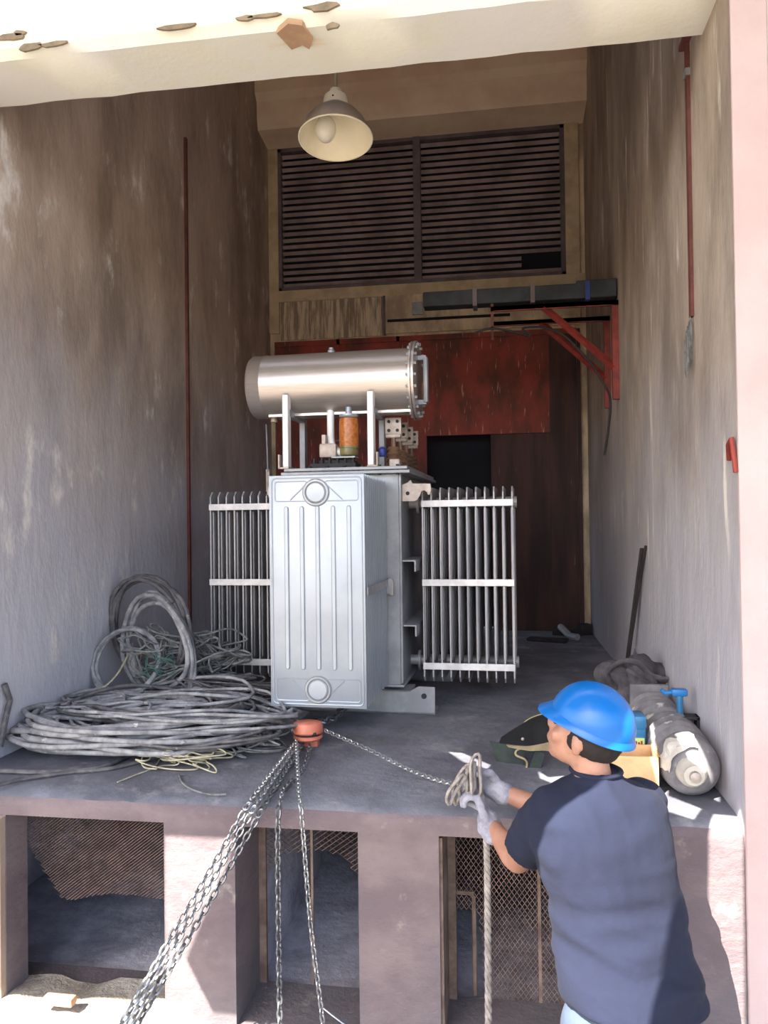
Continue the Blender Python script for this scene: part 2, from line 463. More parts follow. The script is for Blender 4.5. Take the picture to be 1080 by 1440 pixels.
left = [at(232, 1176, Y=YF), at(328, 1180, Y=YF), at(322, 1210, Y=YF), at(262, 1350, Y=YF), at(300, 1425, Y=YF), at(470, 1440, Y=YF), at(470, 1500, Y=YF), at(-120, 1500, Y=YF),
        at(-120, 1405, Y=YF), at(120, 1398, Y=YF), at(232, 1385, Y=YF)]
holes.append([up(p) for p in left])
bm = bmesh.new()
def loop(pts):
    vs = [bm.verts.new((x, y, SHADE_SHEET_Z)) for x, y in pts]
    for i in range(len(vs)): bm.edges.new((vs[i], vs[(i+1) % len(vs)]))
loop([(-9, -3.6), (7, -3.6), (7, 2.3), (-9, 2.3)])
for h in holes: loop(h)
bmesh.ops.triangle_fill(bm, use_beauty=True, use_dissolve=False, edges=list(bm.edges))
ext = bmesh.ops.extrude_face_region(bm, geom=list(bm.faces))
for g in ext['geom']:
    if isinstance(g, bmesh.types.BMVert): g.co.z += .01
bb = B(); bb.bm.free(); bb.bm = bm
for x in (-8.8, 6.8):
    for y in (-3.4, 2.1): bb.bar((x, y, 0), (x, y, SHADE_SHEET_Z), .12)  # posts added only to hold up the sheet
struct('added_shade_sheet', bb, mat('added shade sheet', (150, 136, 122), None, 3, .8), smooth=0)

# ------------------------------------------------------------------ louvre window
win = empty('window_1', (0, YB, 0), None, None); win['kind'] = 'structure'; del_keys = None
def wl(lo, hi): return B().b2(lo, hi)
b = B()
b.b2((lx0, -.02, lz0), (lx0+.04, .1, lz1)); b.b2((lx1-.04, -.02, lz0), (lx1, .1, lz1)); b.b2((lx0, -.02, lz0), (lx1, .1, lz0+.035)); b.b2((lx0, -.02, lz1-.035), (lx1, .1, lz1))
b.build('frame', m_louv, win)
mx = at(587, 300, Y=YB).x
B().b2((mx-.035, -.03, lz0), (mx+.035, .1, lz1)).build('mullion', m_louv, win)
for x0, x1, gap in ((lx0+.04, mx-.035, 0), (mx+.035, lx1-.04, 1)):
    b = B(); n = 21; hz = (lz1-lz0-.07)/n
    for i in range(n):
        z = lz0+.035+hz*(i+.5); xe = x1
        if gap and i in (1, 2): xe = x0+(x1-x0)*.72
        M = Matrix.Translation(((x0+xe)/2, .03, z)) @ Matrix.Rotation(radians(-38), 4, 'X')
        b.box((0, 0, 0), (xe-x0, .040, .005), M)
    b.build('slats', m_slat, win, smooth=0)
B().b2((lx0, .11, lz0), (lx1, .13, lz1)).build('backing', m_black, win)

# ------------------------------------------------------------------ gate at the back
g = empty('steel_gate', (0, YB, ZP), 'flaking dark red steel gate across the back wall with a dark opening', 'gate')
dz = at(690, 610, Y=YB).z-ZP; H1 = gz1-ZP; xo0, xo1 = -.72, -.10
b = B().b2((gx0, .02, 0), (xo0, .06, H1)).b2((xo0, .02, dz), (.46, .06, H1))
for x in (-1.6, -1.0): b.b2((x, .0, .0), (x+.03, .03, H1))
b.b2((gx0, 0, H1-.05), (gx1, .04, H1))
b.build('gate_sheet', m_gate, g)
b = B().b2((xo1, .04, 0), (.46, .08, dz))
for k in range(6): b.b2((xo1+.03+k*.09, .03, 0), (xo1+.045+k*.09, .05, dz))
b.build('gate_leaf', m_gate2, g)
B().b2((.46, .02, 0), (gx1, .06, H1)).build('gate_post', m_gate2, g)
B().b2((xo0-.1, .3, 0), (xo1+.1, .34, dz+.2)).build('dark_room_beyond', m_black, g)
# hatch strip above gate
hz = at(700, 432, Y=YB).z
h = empty('hatch_panel', (0, YB-.02, 0), 'pale wooden board strip above the red gate with a dark slot', 'panel')
b = B().b2((-1.10, -.02, 3.99), (.75, .0, 4.36)); b.build('board', m_back, h)
B().b2((-1.08, -.03, 4.10), (.1, -.02, 4.125)).build('slot', m_black, h)
B().b2((-1.12, -.035, 3.98), (-1.10, .0, 4.36)).build('edge_strip', m_louv, h)
p = at(588, 436, Y=YB); B().b2((p.x-.05, -.05, p.z-.06), (p.x+.05, -.02, p.z+.06)).build('junction_box', m_silver2, h, bev=.005)

# busbar trough on red brackets
YBR = 5.45
tz0, tz1 = at(700, 440, Y=YBR+.1).z, at(700, 415, Y=YBR+.1).z
t = empty('busbar_trough', (0, YBR, tz0+.02), 'dark covered busbar trough lying across the red wall brackets', 'duct')
xa = at(597, 430, Y=YBR+.1).x
b = B().b2((xa, .0, .025), (XR-.01, .12, .13)).b2((XR-.28, .0, .12), (XR-.01, .3, .15)); b.build('cover', m_darkb, t, bev=.006)
for x in (xa+.35, xa+.75, XR-.22): B().b2((x, -.012, .01), (x+.03, .13, .14)).build('clip', m_bluep if x > .5 else m_louv, t)
def bracket(y, lab):
    e = empty('wall_bracket', (XR, y, tz0+.02), lab, 'bracket', 'red brackets under the busbar trough')
    b = B()
    L = XR-at(690, 440, Y=y).x
    b.b2((-L, 0, -.03), (0, .04, 0)).b2((-L, 0, -.035), (0, .006, .0)); b.build('arm', m_redst, e)
    B().b2((-.045, 0, -.68), (-.002, .04, 0)).build('upright', m_redst, e)
    B().bar((-.5, .02, -.02), (-.03, .02, -.46), .035).build('brace', m_redst, e)
    B().b2((-L, 0, -.14), (-L+.02, .03, .02)).build('drop_strap', m_rustred, e)
    return e
bracket(YBR, 'nearer red steel bracket on the right wall')
bracket(YBR+.42, 'farther red steel bracket on the right wall, behind the first')
# cords tied round the brackets
p0 = at(700, 462, Y=YBR)
P = [at(x, y, Y=YBR-.03) for x, y in ((668, 468), (690, 462), (720, 466), (745, 472), (735, 462), (760, 460), (790, 470), (812, 490), (830, 510), (846, 535), (858, 560), (856, 600), (850, 640))]
o = B().tube(smoothline(P), .008, n=6).build('cord', m_stick); tag(o, 'black cord draped under the red bracket and hanging by the right wall', 'cord')

# conduits
P = [at(262, 195, X=XL+.012), at(264, 500, X=XL+.012), at(267, 858, X=XL+.012)]
yl = P[1].y
b = B().b2((XL, yl-.014, 1.3), (XL+.02, yl+.014, P[0].z)); o = b.build('conduit', m_rustred); tag(o, 'thin rusty vertical conduit on the left wall', 'conduit')
e = empty('hanging_bar', (XR, 3.40, 2.9), 'rust red flat bar fixed to the right wall with frayed wire at its end', 'bar')
zt, zb = at(967, 62, X=XR).z-2.9, at(980, 440, X=XR).z-2.9
B().b2((-.014, -.018, zb), (0, .018, zt)).build('bar', m_rustred, e)
B().b2((-.03, -.07, zt-.01), (0, .05, zt+.012)).build('top_plate', m_rustred, e)
B().b2((-.02, -.022, zt-.15), (0, .022, zt-.12)).build('clamp', m_silver2, e)
b = B()
for k in range(4):
    P = []
    for i in range(9):
        th = 2*pi*i/8; P.append(Vector((-.012-.006*k, .022*sin(th)*(1+.2*k), zb-.1+.10*cos(th)-.02*k)))
    b.tube(P, .0025, n=5)
b.build('frayed_wire', m_wire, e)
# red plastic hook at pillar edge
p = at(1031, 645, X=XR-.006)
o = B().tube([p+Vector((0, .05, 0)), p+Vector((-.01, .02, .05)), p+Vector((-.01, -.02, .07)), p+Vector((0, -.03, -.05))], .009).build('hook', m_redst); tag(o, 'small red hook on the right wall near the pillar edge', 'hook')

# ------------------------------------------------------------------ pendant lamp
LY = 3.72
lc = at(472, 195, Y=LY); tilt = radians(-8)
lamp = empty('pendant_lamp', lc, 'cream enamel cone pendant lamp hanging behind the front beam', 'lamp'); lamp.rotation_euler = (tilt, radians(-1), 0)
R = .182
prof = [(R, 0), (R*1.0, .006), (R*.93, .035), (R*.80, .085), (R*.62, .125), (R*.42, .155), (R*.36, .165)]
inner = [(r-.004, z) for r, z in prof[::-1]]
B().lathe(prof, n=48, cap=False).build('lamp_shade', m_enamel, lamp)
B().lathe([(R-.001, .001)]+[(r-.003, z-.001) for r, z in prof[1:]]+[(0, .16)], n=48, cap=False).build('shade_lining', m_enamin, lamp)
b = B(); b.tube([(R*cos(a*pi/24), R*sin(a*pi/24), 0) for a in range(48)], .004, n=6, closed=True); b.build('rim', m_enamin, lamp)
B().lathe([(.066, .158), (.066, .165), (.060, .215), (.058, .222), (.0, .222)], n=24).build('socket', m_enamin, lamp)
B().lathe([(.034, .222), (.034, .228), (.03, .262), (.018, .268), (0, .268)], n=20).build('socket_cap', m_enamin, lamp)
B().tube([(0, 0, .26), (0, 0, ZC-lc.z-.03)], .009).build('stem', m_enamel, lamp)
B().ball((-.05, -.005, .055), (.052, .052, .07), 12).build('bulb', m_bulb, lamp)
B().ball((0, -.062, .19), (.005, .005, .005), 6).build('screw', m_gasket, lamp)

# ------------------------------------------------------------------ transformer
T = empty('power_transformer', (-.865, 4.25, ZP), 'large silver grey oil transformer with finned radiators and a horizontal drum on top', 'transformer', rz=radians(-2))
tw, td, tb, tt = .30, 1.1, .14, 1.32
b = B().b2((-tw, 0, tb), (tw, td, tt)); b.b2((-tw-.02, -.02, tb), (tw+.02, td+.02, tb+.015))
b.build('tank', m_silver2, T, bev=.004)
B().b2((-tw-.065, -.05, tt), (tw+.07, td+.05, tt+.018)).b2((-tw-.05, -.04, tt+.022), (tw+.055, td+.04, tt+.04)).build('tank_cover', m_silver2, T, bev=.003)
for k in range(7):
    x = -tw+.0+k*.1
    B().lathe([(.009, tt-.008), (.009, tt+.05), (0, tt+.05)], Matrix.Translation((x, -.03, 0)), 6).build('bolt', m_gasket, T)
# side stiffeners and edge flanges on the right side
for z in (.47, .83):
    B().b2((tw, .03, z), (tw+.085, td-.1, z+.008)).b2((tw+.077, .03, z-.055), (tw+.085, td-.1, z)).build('stiffener', m_silver2, T)
B().b2((tw+.001, .0, tb+.02), (tw+.012, .05, tt)).build('corner_rib', m_silver2, T)
B().b2((-tw-.012, .0, tb+.02), (-tw-.001, .05, tt)).build('corner_rib', m_silver2, T)
# foot channels
for y in (-.03, .85):
    b = B()
    M = Matrix(((1, 0, 0, 0), (0, 0, -1, y+.012), (0, 1, 0, 0), (0, 0, 0, 1)))
    b.prism([(-.49, 0), (.49, 0), (.49, .15), (.40, .152), (.36, .13), (-.36, .13), (-.40, .152), (-.49, .15)], 0, .012, M)
    b.b2((-.49, y, 0), (.49, y+.16, .012)); b.b2((-.49, y, .118), (.36, y+.16, .13))
    b.build('foot_channel', m_silver2, T, bev=.002)
    b = B(); b.lathe([(.015, -.003), (.015, .003), (0, .003)], Matrix.Translation((.43, y-.001, .10)) @ Matrix.Rotation(pi/2, 4, 'X'), 12); b.build('jacking_hole', m_gasket, T)
# lifting lugs
def lug(x, y, s, lab=None):
    M = Matrix(((s, 0, 0, x), (0, 0, -1, y), (0, 1, 0, 0), (0, 0, 0, 1)))
    poly = [(0, 0), (0, .095), (.03, .105), (.05, .12), (.06, .10), (.16, .098), (.165, .06), (.155, .035), (.145, .035), (.14, .05), (.125, .06), (.11, .055), (.10, .03), (.085, .008), (.07, 0)]
    b = B().prism(poly, 0, .014, M); o = b.build('lifting_lug', m_terminal, T, bev=.002)
    b = B().lathe([(.011, -.002), (.011, .002), (0, .002)], Matrix.Translation((x+s*.032, y-.015, .045+0)) @ Matrix.Rotation(pi/2, 4, 'X'), 12); o2 = b.build('lug_hole', m_gasket, o)
    return o
lug(tw+.012, .05, 1).location.z = 1.165
lug(-tw-.012, .05, -1).location.z = 1.165
B().b2((-.745, .78, 1.24), (-.72, .84, 1.42)).b2((-.745, .78, 1.24), (-.29, .84, 1.26)).build('rear_lug', m_terminal, T)

def radiator(n, pitch, wide, z0, z1, M, name='radiator', embossed=False, bars='front'):
    """panels stacked along local z of M; header pipes along the stack"""
    Ltot = pitch*(n-1)
    root = bpy.data.objects.new('radiator', None); COL.objects.link(root); root.parent = T; root.empty_display_size = .1
    ext_ = .12 if embossed else .022
    for z in (z0+.085, z1-.085):
        b = B().lathe([(.034, -.0), (.034, Ltot+ext_), (0, Ltot+ext_)], M @ Matrix.Translation((0, z, 0)), 18)
        b.build('header', m_silver if embossed else m_fin, root)
    for k in range(n):
        b = B(); mt = m_silver if embossed else m_fin
        hw, ch = wide/2, .014 if embossed else .03
        if embossed:
            poly = [(-hw, z0), (hw, z0), (hw, z1), (-hw, z1)]
        else:
            poly = [(-hw, z0+ch), (-hw+ch, z0), (hw-ch, z0), (hw, z0+ch), (hw, z1-ch), (hw-ch, z1), (-hw+ch, z1), (-hw, z1-ch)]
        b.prism(poly, pitch*k-.004, pitch*k+.004, M)
        # pressed oil channels: thicker rounded ribs down the panel
        nr = 6 if embossed else 5
        for j in range(nr):
            x = -hw+.05+(wide-.1)*j/(nr-1)
            if embossed and k == 0: continue
            b.box((x, (z0+z1)/2, pitch*k), (.042, z1-z0-.24, .019), M, .004)
        b.build('panel', mt, root)
    return root
# front radiator: stack goes along -y from tank
Mf = Matrix(((1, 0, 0, -.0), (0, 0, 1, -.615), (0, 1, 0, 0), (0, 0, 0, 1)))
fw, fz0, fz1 = .475, .165, 1.283
fr = radiator(12, .049, fw, fz0, fz1, Mf, embossed=True)
# pressed relief of the front sheet
b = B(); y0 = -.615
hw = fw/2
def fl(P, r=.0045, closed=False): b.tube([(x, y0-.003, z) for x, z in P], r, n=6, closed=closed)
b.b2((-hw, y0-.006, fz0), (hw, y0+.006, fz1), bev=.004)
fl([(-hw+.022, fz0+.02), (hw-.022, fz0+.02), (hw-.022, fz0+.03)], .004)
b.build('front_sheet', m_silver, fr)
b = B()
for k in range(5):
    x = -.150+k*.078
    P = [(x, fz0+.215), (x, fz1-.19)]
    M = Matrix(((1, 0, 0, 0), (0, 0, -1, y0-.004), (0, 1, 0, 0), (0, 0, 0, 1)))
    poly = []
    r = .0105
    for a in range(9): poly.append((x+r*cos(pi*a/8), fz1-.16+r*sin(pi*a/8)))
    for a in range(9): poly.append((x-r*cos(pi*a/8), fz0+.19-r*sin(pi*a/8)))
    b.prism(poly, 0, .010, M)
b.build('pressed_ribs', m_silver, fr, bev=.004)
b = B()
def line(P, closed=False, r=.0038): b.tube([(x, y0-.007, z) for x, z in P], r, n=6, closed=closed)
def rr(x0, z0, x1, z1, c=.018):
    P = []
    for cx, cz, a0 in ((x1-c, z1-c, 0), (x0+c, z1-c, 90), (x0+c, z0+c, 180), (x1-c, z0+c, 270)):
        for a in range(0, 91, 30): P.append((cx+c*cos(radians(a0+a)), cz+c*sin(radians(a0+a))))
    return P
line(rr(-hw+.014, fz0+.014, hw-.014, fz1-.014, .02), True)
for s in (-1, 1):
    line(rr(min(s*.045, s*(hw-.03)), fz0+.03, max(s*.045, s*(hw-.03)), fz0+.135, .012), True, .003)
    line(rr(min(s*.045, s*(hw-.03)), fz1-.125, max(s*.045, s*(hw-.03)), fz1-.03, .012), True, .003)
    line([(s*.055, fz0+.06), (s*.13, fz0+.13)], r=.003); line([(s*.055, fz1-.05), (s*.13, fz1-.12)], r=.003)
b.build('pressed_border', m_silver, fr)
for z in (fz0+.085, fz1-.085):
    Mh = Matrix.Translation((0, y0-.004, z)) @ Matrix.Rotation(pi/2, 4, 'X')
    b = B().lathe([(.068, 0), (.068, .004), (.062, .012), (.054, .012), (.050, .004), (0, .004)], Mh, 36); b.build('header_cap', m_silver2, fr)
    b = B().lathe([(.050, 0), (.050, .008), (.044, .014), (0, .016)], Mh, 32); b.build('cap_disc', m_silver, fr)
# band across its right side
B().b2((hw+.002, y0+.02, .70), (hw+.008, -.03, .74)).b2((hw-.02, -.06, .66), (hw+.03, -.045, .74)).build('side_band', m_silver2, fr)
B().b2((hw+.012, -.055, .65), (hw+.035, -.03, .73)).build('band_bracket', m_terminal, fr, bev=.003)

def side_rad(sx, n, x_in, pitch=.0505):
    sy0, wide, z0, z1 = .15, .46, .14, 1.245
    yc = sy0+wide/2
    # local x -> y, local y -> z, stack -> x
    M = Matrix(((0, 0, sx, sx*x_in), (1, 0, 0, yc), (0, 1, 0, 0), (0, 0, 0, 1)))
    r = radiator(n, pitch, wide, z0, z1, M)
    for z in (z0+.085, z1-.085):
        b = B()
        b.lathe([(.03, tw-.01 if sx > 0 else tw-.01), (.03, x_in+.01)], Matrix(((0, 0, sx, 0), (1, 0, 0, yc), (0, 1, 0, z), (0, 0, 0, 1))), 16)
        b.lathe([(.06, (tw+x_in)/2-.008), (.06, (tw+x_in)/2+.008)], Matrix(((0, 0, sx, 0), (1, 0, 0, yc), (0, 1, 0, z), (0, 0, 0, 1))), 16)
        b.build('header_pipe', m_fin, r)
    xo = x_in+pitch*(n-1)
    for z in (z1-.092, (z0+z1)/2+.012, z0+.092):
        xs = sorted((sx*(x_in-.006), sx*(xo+.006)))
        o = B().b2((xs[0], sy0-.012, z-.019), (xs[1], sy0, z+.019)).build('tie_bar', m_bar, r, bev=.002)
side_rad(1, 11, .41)
side_rad(-1, 11, .37)

# conservator drum
cz, cy, cr = 1.862, .17, .186
cx0, cx1 = -.585, .365
Mc = Matrix(((0, 0, 1, 0), (1, 0, 0, cy), (0, 1, 0, cz), (0, 0, 0, 1)))
Mt = Matrix.Rotation(radians(-.9), 4, 'Y')
cn = B().lathe([(0, cx0-.03), (cr*.5, cx0-.027), (cr*.8, cx0-.017), (cr*.95, cx0-.006), (cr, cx0+.01), (cr, cx0+.075), (cr+.002, cx0+.078), (cr+.002, cx0+.082), (cr, cx0+.086), (cr, cx1)], Mc, 64).build('conservator', m_cons, T)
b = B().lathe([(cr+.038, cx1), (cr+.038, cx1+.012), (0, cx1+.012)], Mc, 48).lathe([(cr+.038, cx1+.016), (cr+.038, cx1+.030), (0, cx1+.030)], Mc, 48); b.build('end_flange', m_cons, cn)
for k in range(20):
    a = 2*pi*k/20; B().lathe([(.0085, cx1-.014), (.0085, cx1+.045), (0, cx1+.045)], Mc @ Matrix.Translation(((cr+.02)*cos(a), (cr+.02)*sin(a), 0)), 6).build('flange_bolt', m_silver2, cn)
b = B().b2((cx1+.06, cy-.03, cz-.13), (cx1+.085, cy+.03, cz+.13), bev=.006); b.b2((cx1+.03, cy-.02, cz-.14), (cx1+.075, cy+.02, cz-.115)); b.b2((cx1+.03, cy-.02, cz+.115), (cx1+.075, cy+.02, cz+.14)); b.build('oil_gauge', m_silver2, cn)
B().b2((cx1+.056, cy-.034, cz-.09), (cx1+.0605, cy+.034, cz-.02)).build('gauge_mark', m_redst, cn)
B().lathe([(.022, cr-.01), (.022, cr+.012), (.014, cr+.02), (.014, cr+.03), (0, cr+.03)], Matrix.Translation((-.12, cy, cz)), 16).build('filler_cap', m_silver2, cn)
B().lathe([(.02, -cr-.022), (.02, -cr+.02)], Matrix.Translation((cx0+.11, cy-.0, cz)), 14).build('drain_plug', m_terminal, cn)
B().b2((cx0+.1, cy-.07, cz-cr*.98-.004), (cx1, cy+.07, cz-cr*.9)).build('saddle_strip', m_cons, cn)
# four posts
for x in (-.36, .132):
    for y, hgt in ((-.03, 1.78), (.30, 1.73)):
        b = B()
        wd = .036
        b.b2((x, y, tt+.05), (x+wd, y+.006, hgt if y < 0 else hgt)); b.b2((x, y, tt+.05), (x+.006, y+.05, hgt)); b.b2((x+wd-.006, y, tt+.05), (x+wd, y+.05, hgt))
        b.build('drum_post', m_post if y < 0 else m_silver2, T, bev=.0015)  # front posts whiter: the light they catch is put into the colour
    b = B().b2((x+(-.02 if x < 0 else .0), -.045, tt+.04), (x+(.04 if x < 0 else .06), .36, tt+.048)); b.b2((x+(-.022 if x < 0 else .052), -.045, tt+.04), (x+(-.014 if x < 0 else .06), .0, tt+.12))
    b.build('post_cleat', m_terminal, T)
    B().b2((x+.0, .0, 1.66), (x+.036, .34, 1.70)).build('drum_cradle', m_silver2, T)
# pipe, relay, breather, gasket block
P = smoothline([(-.11, .1, 1.70), (-.108, .09, 1.58), (-.095, .06, 1.50), (-.05, .04, 1.455), (.0, .03, 1.44)])
B().tube(P, .021, n=14).build('relay_pipe', m_post, T)
B().b2((-.155, .0, 1.42), (-.055, .07, 1.50), bev=.01).b2((-.14, .01, 1.50), (-.12, .05, 1.55)).build('gas_relay', m_terminal, T)
b = B().b2((-.20, -.02, tt+.04), (.06, .16, tt+.065)).b2((-.155, .0, tt+.065), (.045, .12, tt+.085), bev=.004)
for k in range(6): b.lathe([(.008, tt+.03), (.008, tt+.095), (0, tt+.095)], Matrix.Translation((-.18+k*.045, -.01, 0)), 6)
b.build('gasket_block', m_gasket, T)
B().b2((-.075, -.03, 1.413), (.06, .08, 1.422)).build('breather_shelf', m_silver2, T)
Mb = Matrix.Translation((.02, .0, 0))
br = B().lathe([(.052, 1.47), (.054, 1.49), (.054, 1.60), (.050, 1.635), (0, 1.635)], Mb, 28).build('breather', m_orange, T)
B().lathe([(.045, 1.425), (.05, 1.43), (.052, 1.45), (.05, 1.47), (0, 1.47)], Mb, 24).build('oil_cup', m_olive, br)
B().lathe([(.055, 1.468), (.055, 1.478), (0, 1.478)], Mb, 24).build('lower_ring', m_olive, br)
B().lathe([(.030, 1.635), (.046, 1.64), (.052, 1.648), (.052, 1.658), (.02, 1.662), (.016, 1.70), (0, 1.70)], Mb, 24).build('breather_cap', m_silver, br)
B().tube([(-.3, .6, 1.36), (-.3, .6, 1.56), (-.22, .6, 1.575), (-.1, .5, 1.58)], .005, n=6).build('capillary_tube', m_silver2, T)
B().tube([(-.57, .3, 1.66), (-.57, .32, 1.37)], .005, n=6).build('drain_tube', m_silver2, T)
# bushings with flag terminals
for k in range(4):
    y = .22+k*.23; x = .235; hz = 1.60
    bu = B().lathe([(.05, tt+.04), (.05, tt+.07), (.034, tt+.08), (.046, tt+.095), (.032, tt+.11), (.044, tt+.125), (.030, tt+.14), (.040, tt+.155), (.026, tt+.17), (0, tt+.17)], Matrix.Translation((x, y, 0)), 20).build('bushing', m_porc, T)
    B().tube([(x, y, tt+.16), (x, y, hz-.055)], .014).build('stud', m_porc, bu)
    B().b2((x-.045, y-.014, hz-.058), (x+.045, y+.014, hz-.035)).build('clamp', m_terminal, bu, bev=.004)
    B().b2((x-.048, y-.006, hz-.035), (x+.048, y+.006, hz+.06), bev=.002).build('flag_terminal', m_terminal, bu)
    b = B()
    for i in (-1, 1):
        for j in (-1, 1): b.lathe([(.010, -.002), (.010, .002), (0, .002)], Matrix.Translation((x+i*.025, y-.0075, hz+.012+j*.026)) @ Matrix.Rotation(pi/2, 4, 'X'), 10)
    b.build('terminal_holes', m_gasket, bu)
B().lathe([(.018, 1.42), (.024, 1.43), (.024, 1.46), (.01, 1.475), (0, 1.475)], Matrix.Translation((.20, .05, 0)), 16).build('blue_cap', m_bluep, T)
B().b2((.24, .04, tt+.04), (.30, .09, tt+.085), bev=.005).build('terminal_box', m_terminal, T)

# ------------------------------------------------------------------ hoist and chains
hp = at(433, 1030, Y=3.55)
ho = empty('chain_hoist', hp, 'orange chain hoist block tied to the transformer base', 'hoist')
B().lathe([(0, .050), (.05, .052), (.066, .046), (.071, .036), (.071, .004), (.066, -.002), (0, -.002)], Matrix.Rotation(radians(-4), 4, 'X'), 36).build('upper_housing', m_hoist, ho)
B().lathe([(.060, -.008), (.060, -.002)], None, 30).build('slot', m_gasket, ho)
B().lathe([(0, -.03), (.058, -.03), (.068, -.022), (.068, -.008), (0, -.008)], None, 36).build('lower_housing', m_hoist, ho)
for a in (-150, -55): 
    B().box((.062*cos(radians(a)), .062*sin(radians(a)), .008), (.034, .016, .013), None, .004).build('chain_guide', m_gasket, ho)
B().b2((-.02, .0, -.075), (.045, .05, -.03), bev=.008).build('lower_block', m_hoist, ho)
tp = Vector((-.82, 4.22, ZP+.09))
b = B().b2((-.012, .03, -.01), (.012, .14, .03)); b.build('swivel', m_gasket, ho)
o = B(); chain(o, [hp+Vector((0, .10, .01)), hp.lerp(tp, .5)+Vector((0, 0, -.03)), tp], .05, .006); o = o.build('sling_chain', m_chaind); tag(o, 'short dark chain between the orange hoist and transformer base', 'chain')

def chainobj(P, pitch, wr, m, lab, grp=None, w=None):
    b = B(); chain(b, smoothline(P, 5), pitch, wr, width=w); o = b.build('steel_chain', m, smooth=60); tag(o, lab, 'chain', grp); return o
# hand chain to the worker
hand = at(652, 1098, Y=2.66)
chainobj([at(457, 1027, Y=3.52), at(520, 1055, Y=3.27), at(575, 1082, Y=3.0), at(628, 1100, Y=2.75), hand], .024, .0032, m_chain, 'taut pale chain running from the orange hoist to the gloved hands')
# load chains going down left
E1 = Vector(at(165, 1450, Y=2.25))
for i, (dx, dyy, m, lab) in enumerate(((0, 0, m_chain, 'uppermost of the slanting load chains going down to the lower left'),
                                       (8, 4, m_chain, 'middle slanting load chain going down to the lower left'),
                                       (17, 9, m_chaind, 'lower slanting load chain, loosest of the three'))):
    P = [at(415+dx*.6, 1045+dyy*.3, Y=3.5), at(356+dx, 1122+dyy, Y=2.79), at(335+dx, 1155+dyy+i*2, Y=2.74), at(245+dx*.9, 1310+dyy+i*4, Y=2.52), at(165+dx*1.2, 1452, Y=2.3)]
    chainobj(P, .027, .0042, m, lab)
chainobj([at(436, 1048, Y=3.5), at(425, 1085, Y=3.2), at(401, 1108, Y=2.95), at(394, 1130, Y=2.79), at(391, 1160, Y=2.74), at(392, 1300, Y=2.72), at(394, 1455, Y=2.70)], .027, .0042, m_chaind, 'straight hanging chain, left one of two below the hoist', 'chains hanging below the hoist')
chainobj([at(416, 1040, Y=3.48), at(420, 1110, Y=2.9), at(423, 1132, Y=2.78), at(427, 1180, Y=2.74), at(437, 1300, Y=2.72), at(452, 1420, Y=2.68), at(456, 1460, Y=2.66)], .022, .0034, m_chain, 'thinner hanging chain, right one of two below the hoist', 'chains hanging below the hoist')
o = B().tube(smoothline([at(455, 1418, Y=2.68), at(470, 1430, Y=2.66), at(500, 1452, Y=2.6)]), .003, n=5).build('cord', m_chain); tag(o, 'thin cord leading off the bottom of the thinner hanging chain', 'cord')
# moving hand chain from the hands down, modelled as twisted strands
b = B()
for k in range(3):
    P = []; n = 150
    base = smoothline([at(676, 1120, Y=2.62), at(684, 1180, Y=2.60), at(686, 1300, Y=2.58), at(687, 1465, Y=2.55)], 50)
    for i, q in enumerate(base):
        a = i*.55+2*pi*k/3; P.append(q+Vector((.0062*cos(a), .0062*sin(a), 0)))
    b.tube(P, .0064, n=6)
o = b.build('twisted_chain', m_strand, smooth=60); tag(o, 'pale twisted chain hanging straight down from the gloved hands', 'rope')
b = B()
for k in range(5):
    ax_, az = .014+.004*(k % 3), .050+.009*((k*2) % 3)
    c = at(641+k*7, 1108-k*4, Y=2.60+.016*((k*3) % 4)); P = []
    for i in range(18):
        th = 2*pi*i/18; P.append(c+Vector((ax_*cos(th)+(.026-.006*k)*sin(th)+.004*sin(3*th+k), .014*cos(th+k*1.3), az*sin(th)+.006*cos(2*th+k))))
    b.tube(P, .0062, n=6, closed=True)
o = b.build('strand_bundle', m_strand, smooth=60); tag(o, 'bunched loops of pale strands held in the left glove', 'rope')

# ------------------------------------------------------------------ expanded mesh in the pit openings
def mesh_screen(name, lab, poly_px, Y, cw, ch, r, bulge=0, tiltx=0, grp='expanded metal screens in the pit openings', skew=0):
    poly = [(at(px, py, Y=Y).x, at(px, py, Y=Y).z) for px, py in poly_px]
    def inside(x, z):
        c = False; n = len(poly)
        for i in range(n):
            (x0, z0), (x1, z1) = poly[i], poly[i-1]
            if (z0 > z) != (z1 > z) and x < (x1-x0)*(z-z0)/(z1-z0)+x0: c = not c
        return c
    X0, X1 = min(p[0] for p in poly), max(p[0] for p in poly); Z0, Z1 = min(p[1] for p in poly), max(p[1] for p in poly)
    b = B(); n, mm = int((X1-X0)/cw)+2, int((Z1-Z0)/ch)+2
    def Pt(x, z):
        return Vector((x, Y+bulge*noise.noise(Vector((x*2.5, 0, z*2.5)))+tiltx*(Z1-z), z))
    for j in range(mm*2):
        for i in range(n):
            x = X0+cw*(i+(.5 if j % 2 else 0)); z = Z1-ch*.5*j
            for s in (-1, 1):
                x2, z2 = x+s*cw*.5, z-ch*.5
                if inside((x+x2)/2, (z+z2)/2) and inside(x2, z2):
                    b.tube([Pt(x, z), Pt(x2, z2)], r, n=3, cap=False)
    o = b.build(name, m_mesh, smooth=0); tag(o, lab, 'mesh', grp); return o
mesh_screen('mesh_screen', 'torn rusty expanded metal mesh drooping in the leftmost pit opening', [(22, 1138), (240, 1150), (240, 1262), (205, 1258), (150, 1258), (100, 1268), (85, 1262), (62, 1230), (42, 1198)], 2.98, .0165, .0125, .0011, .06)
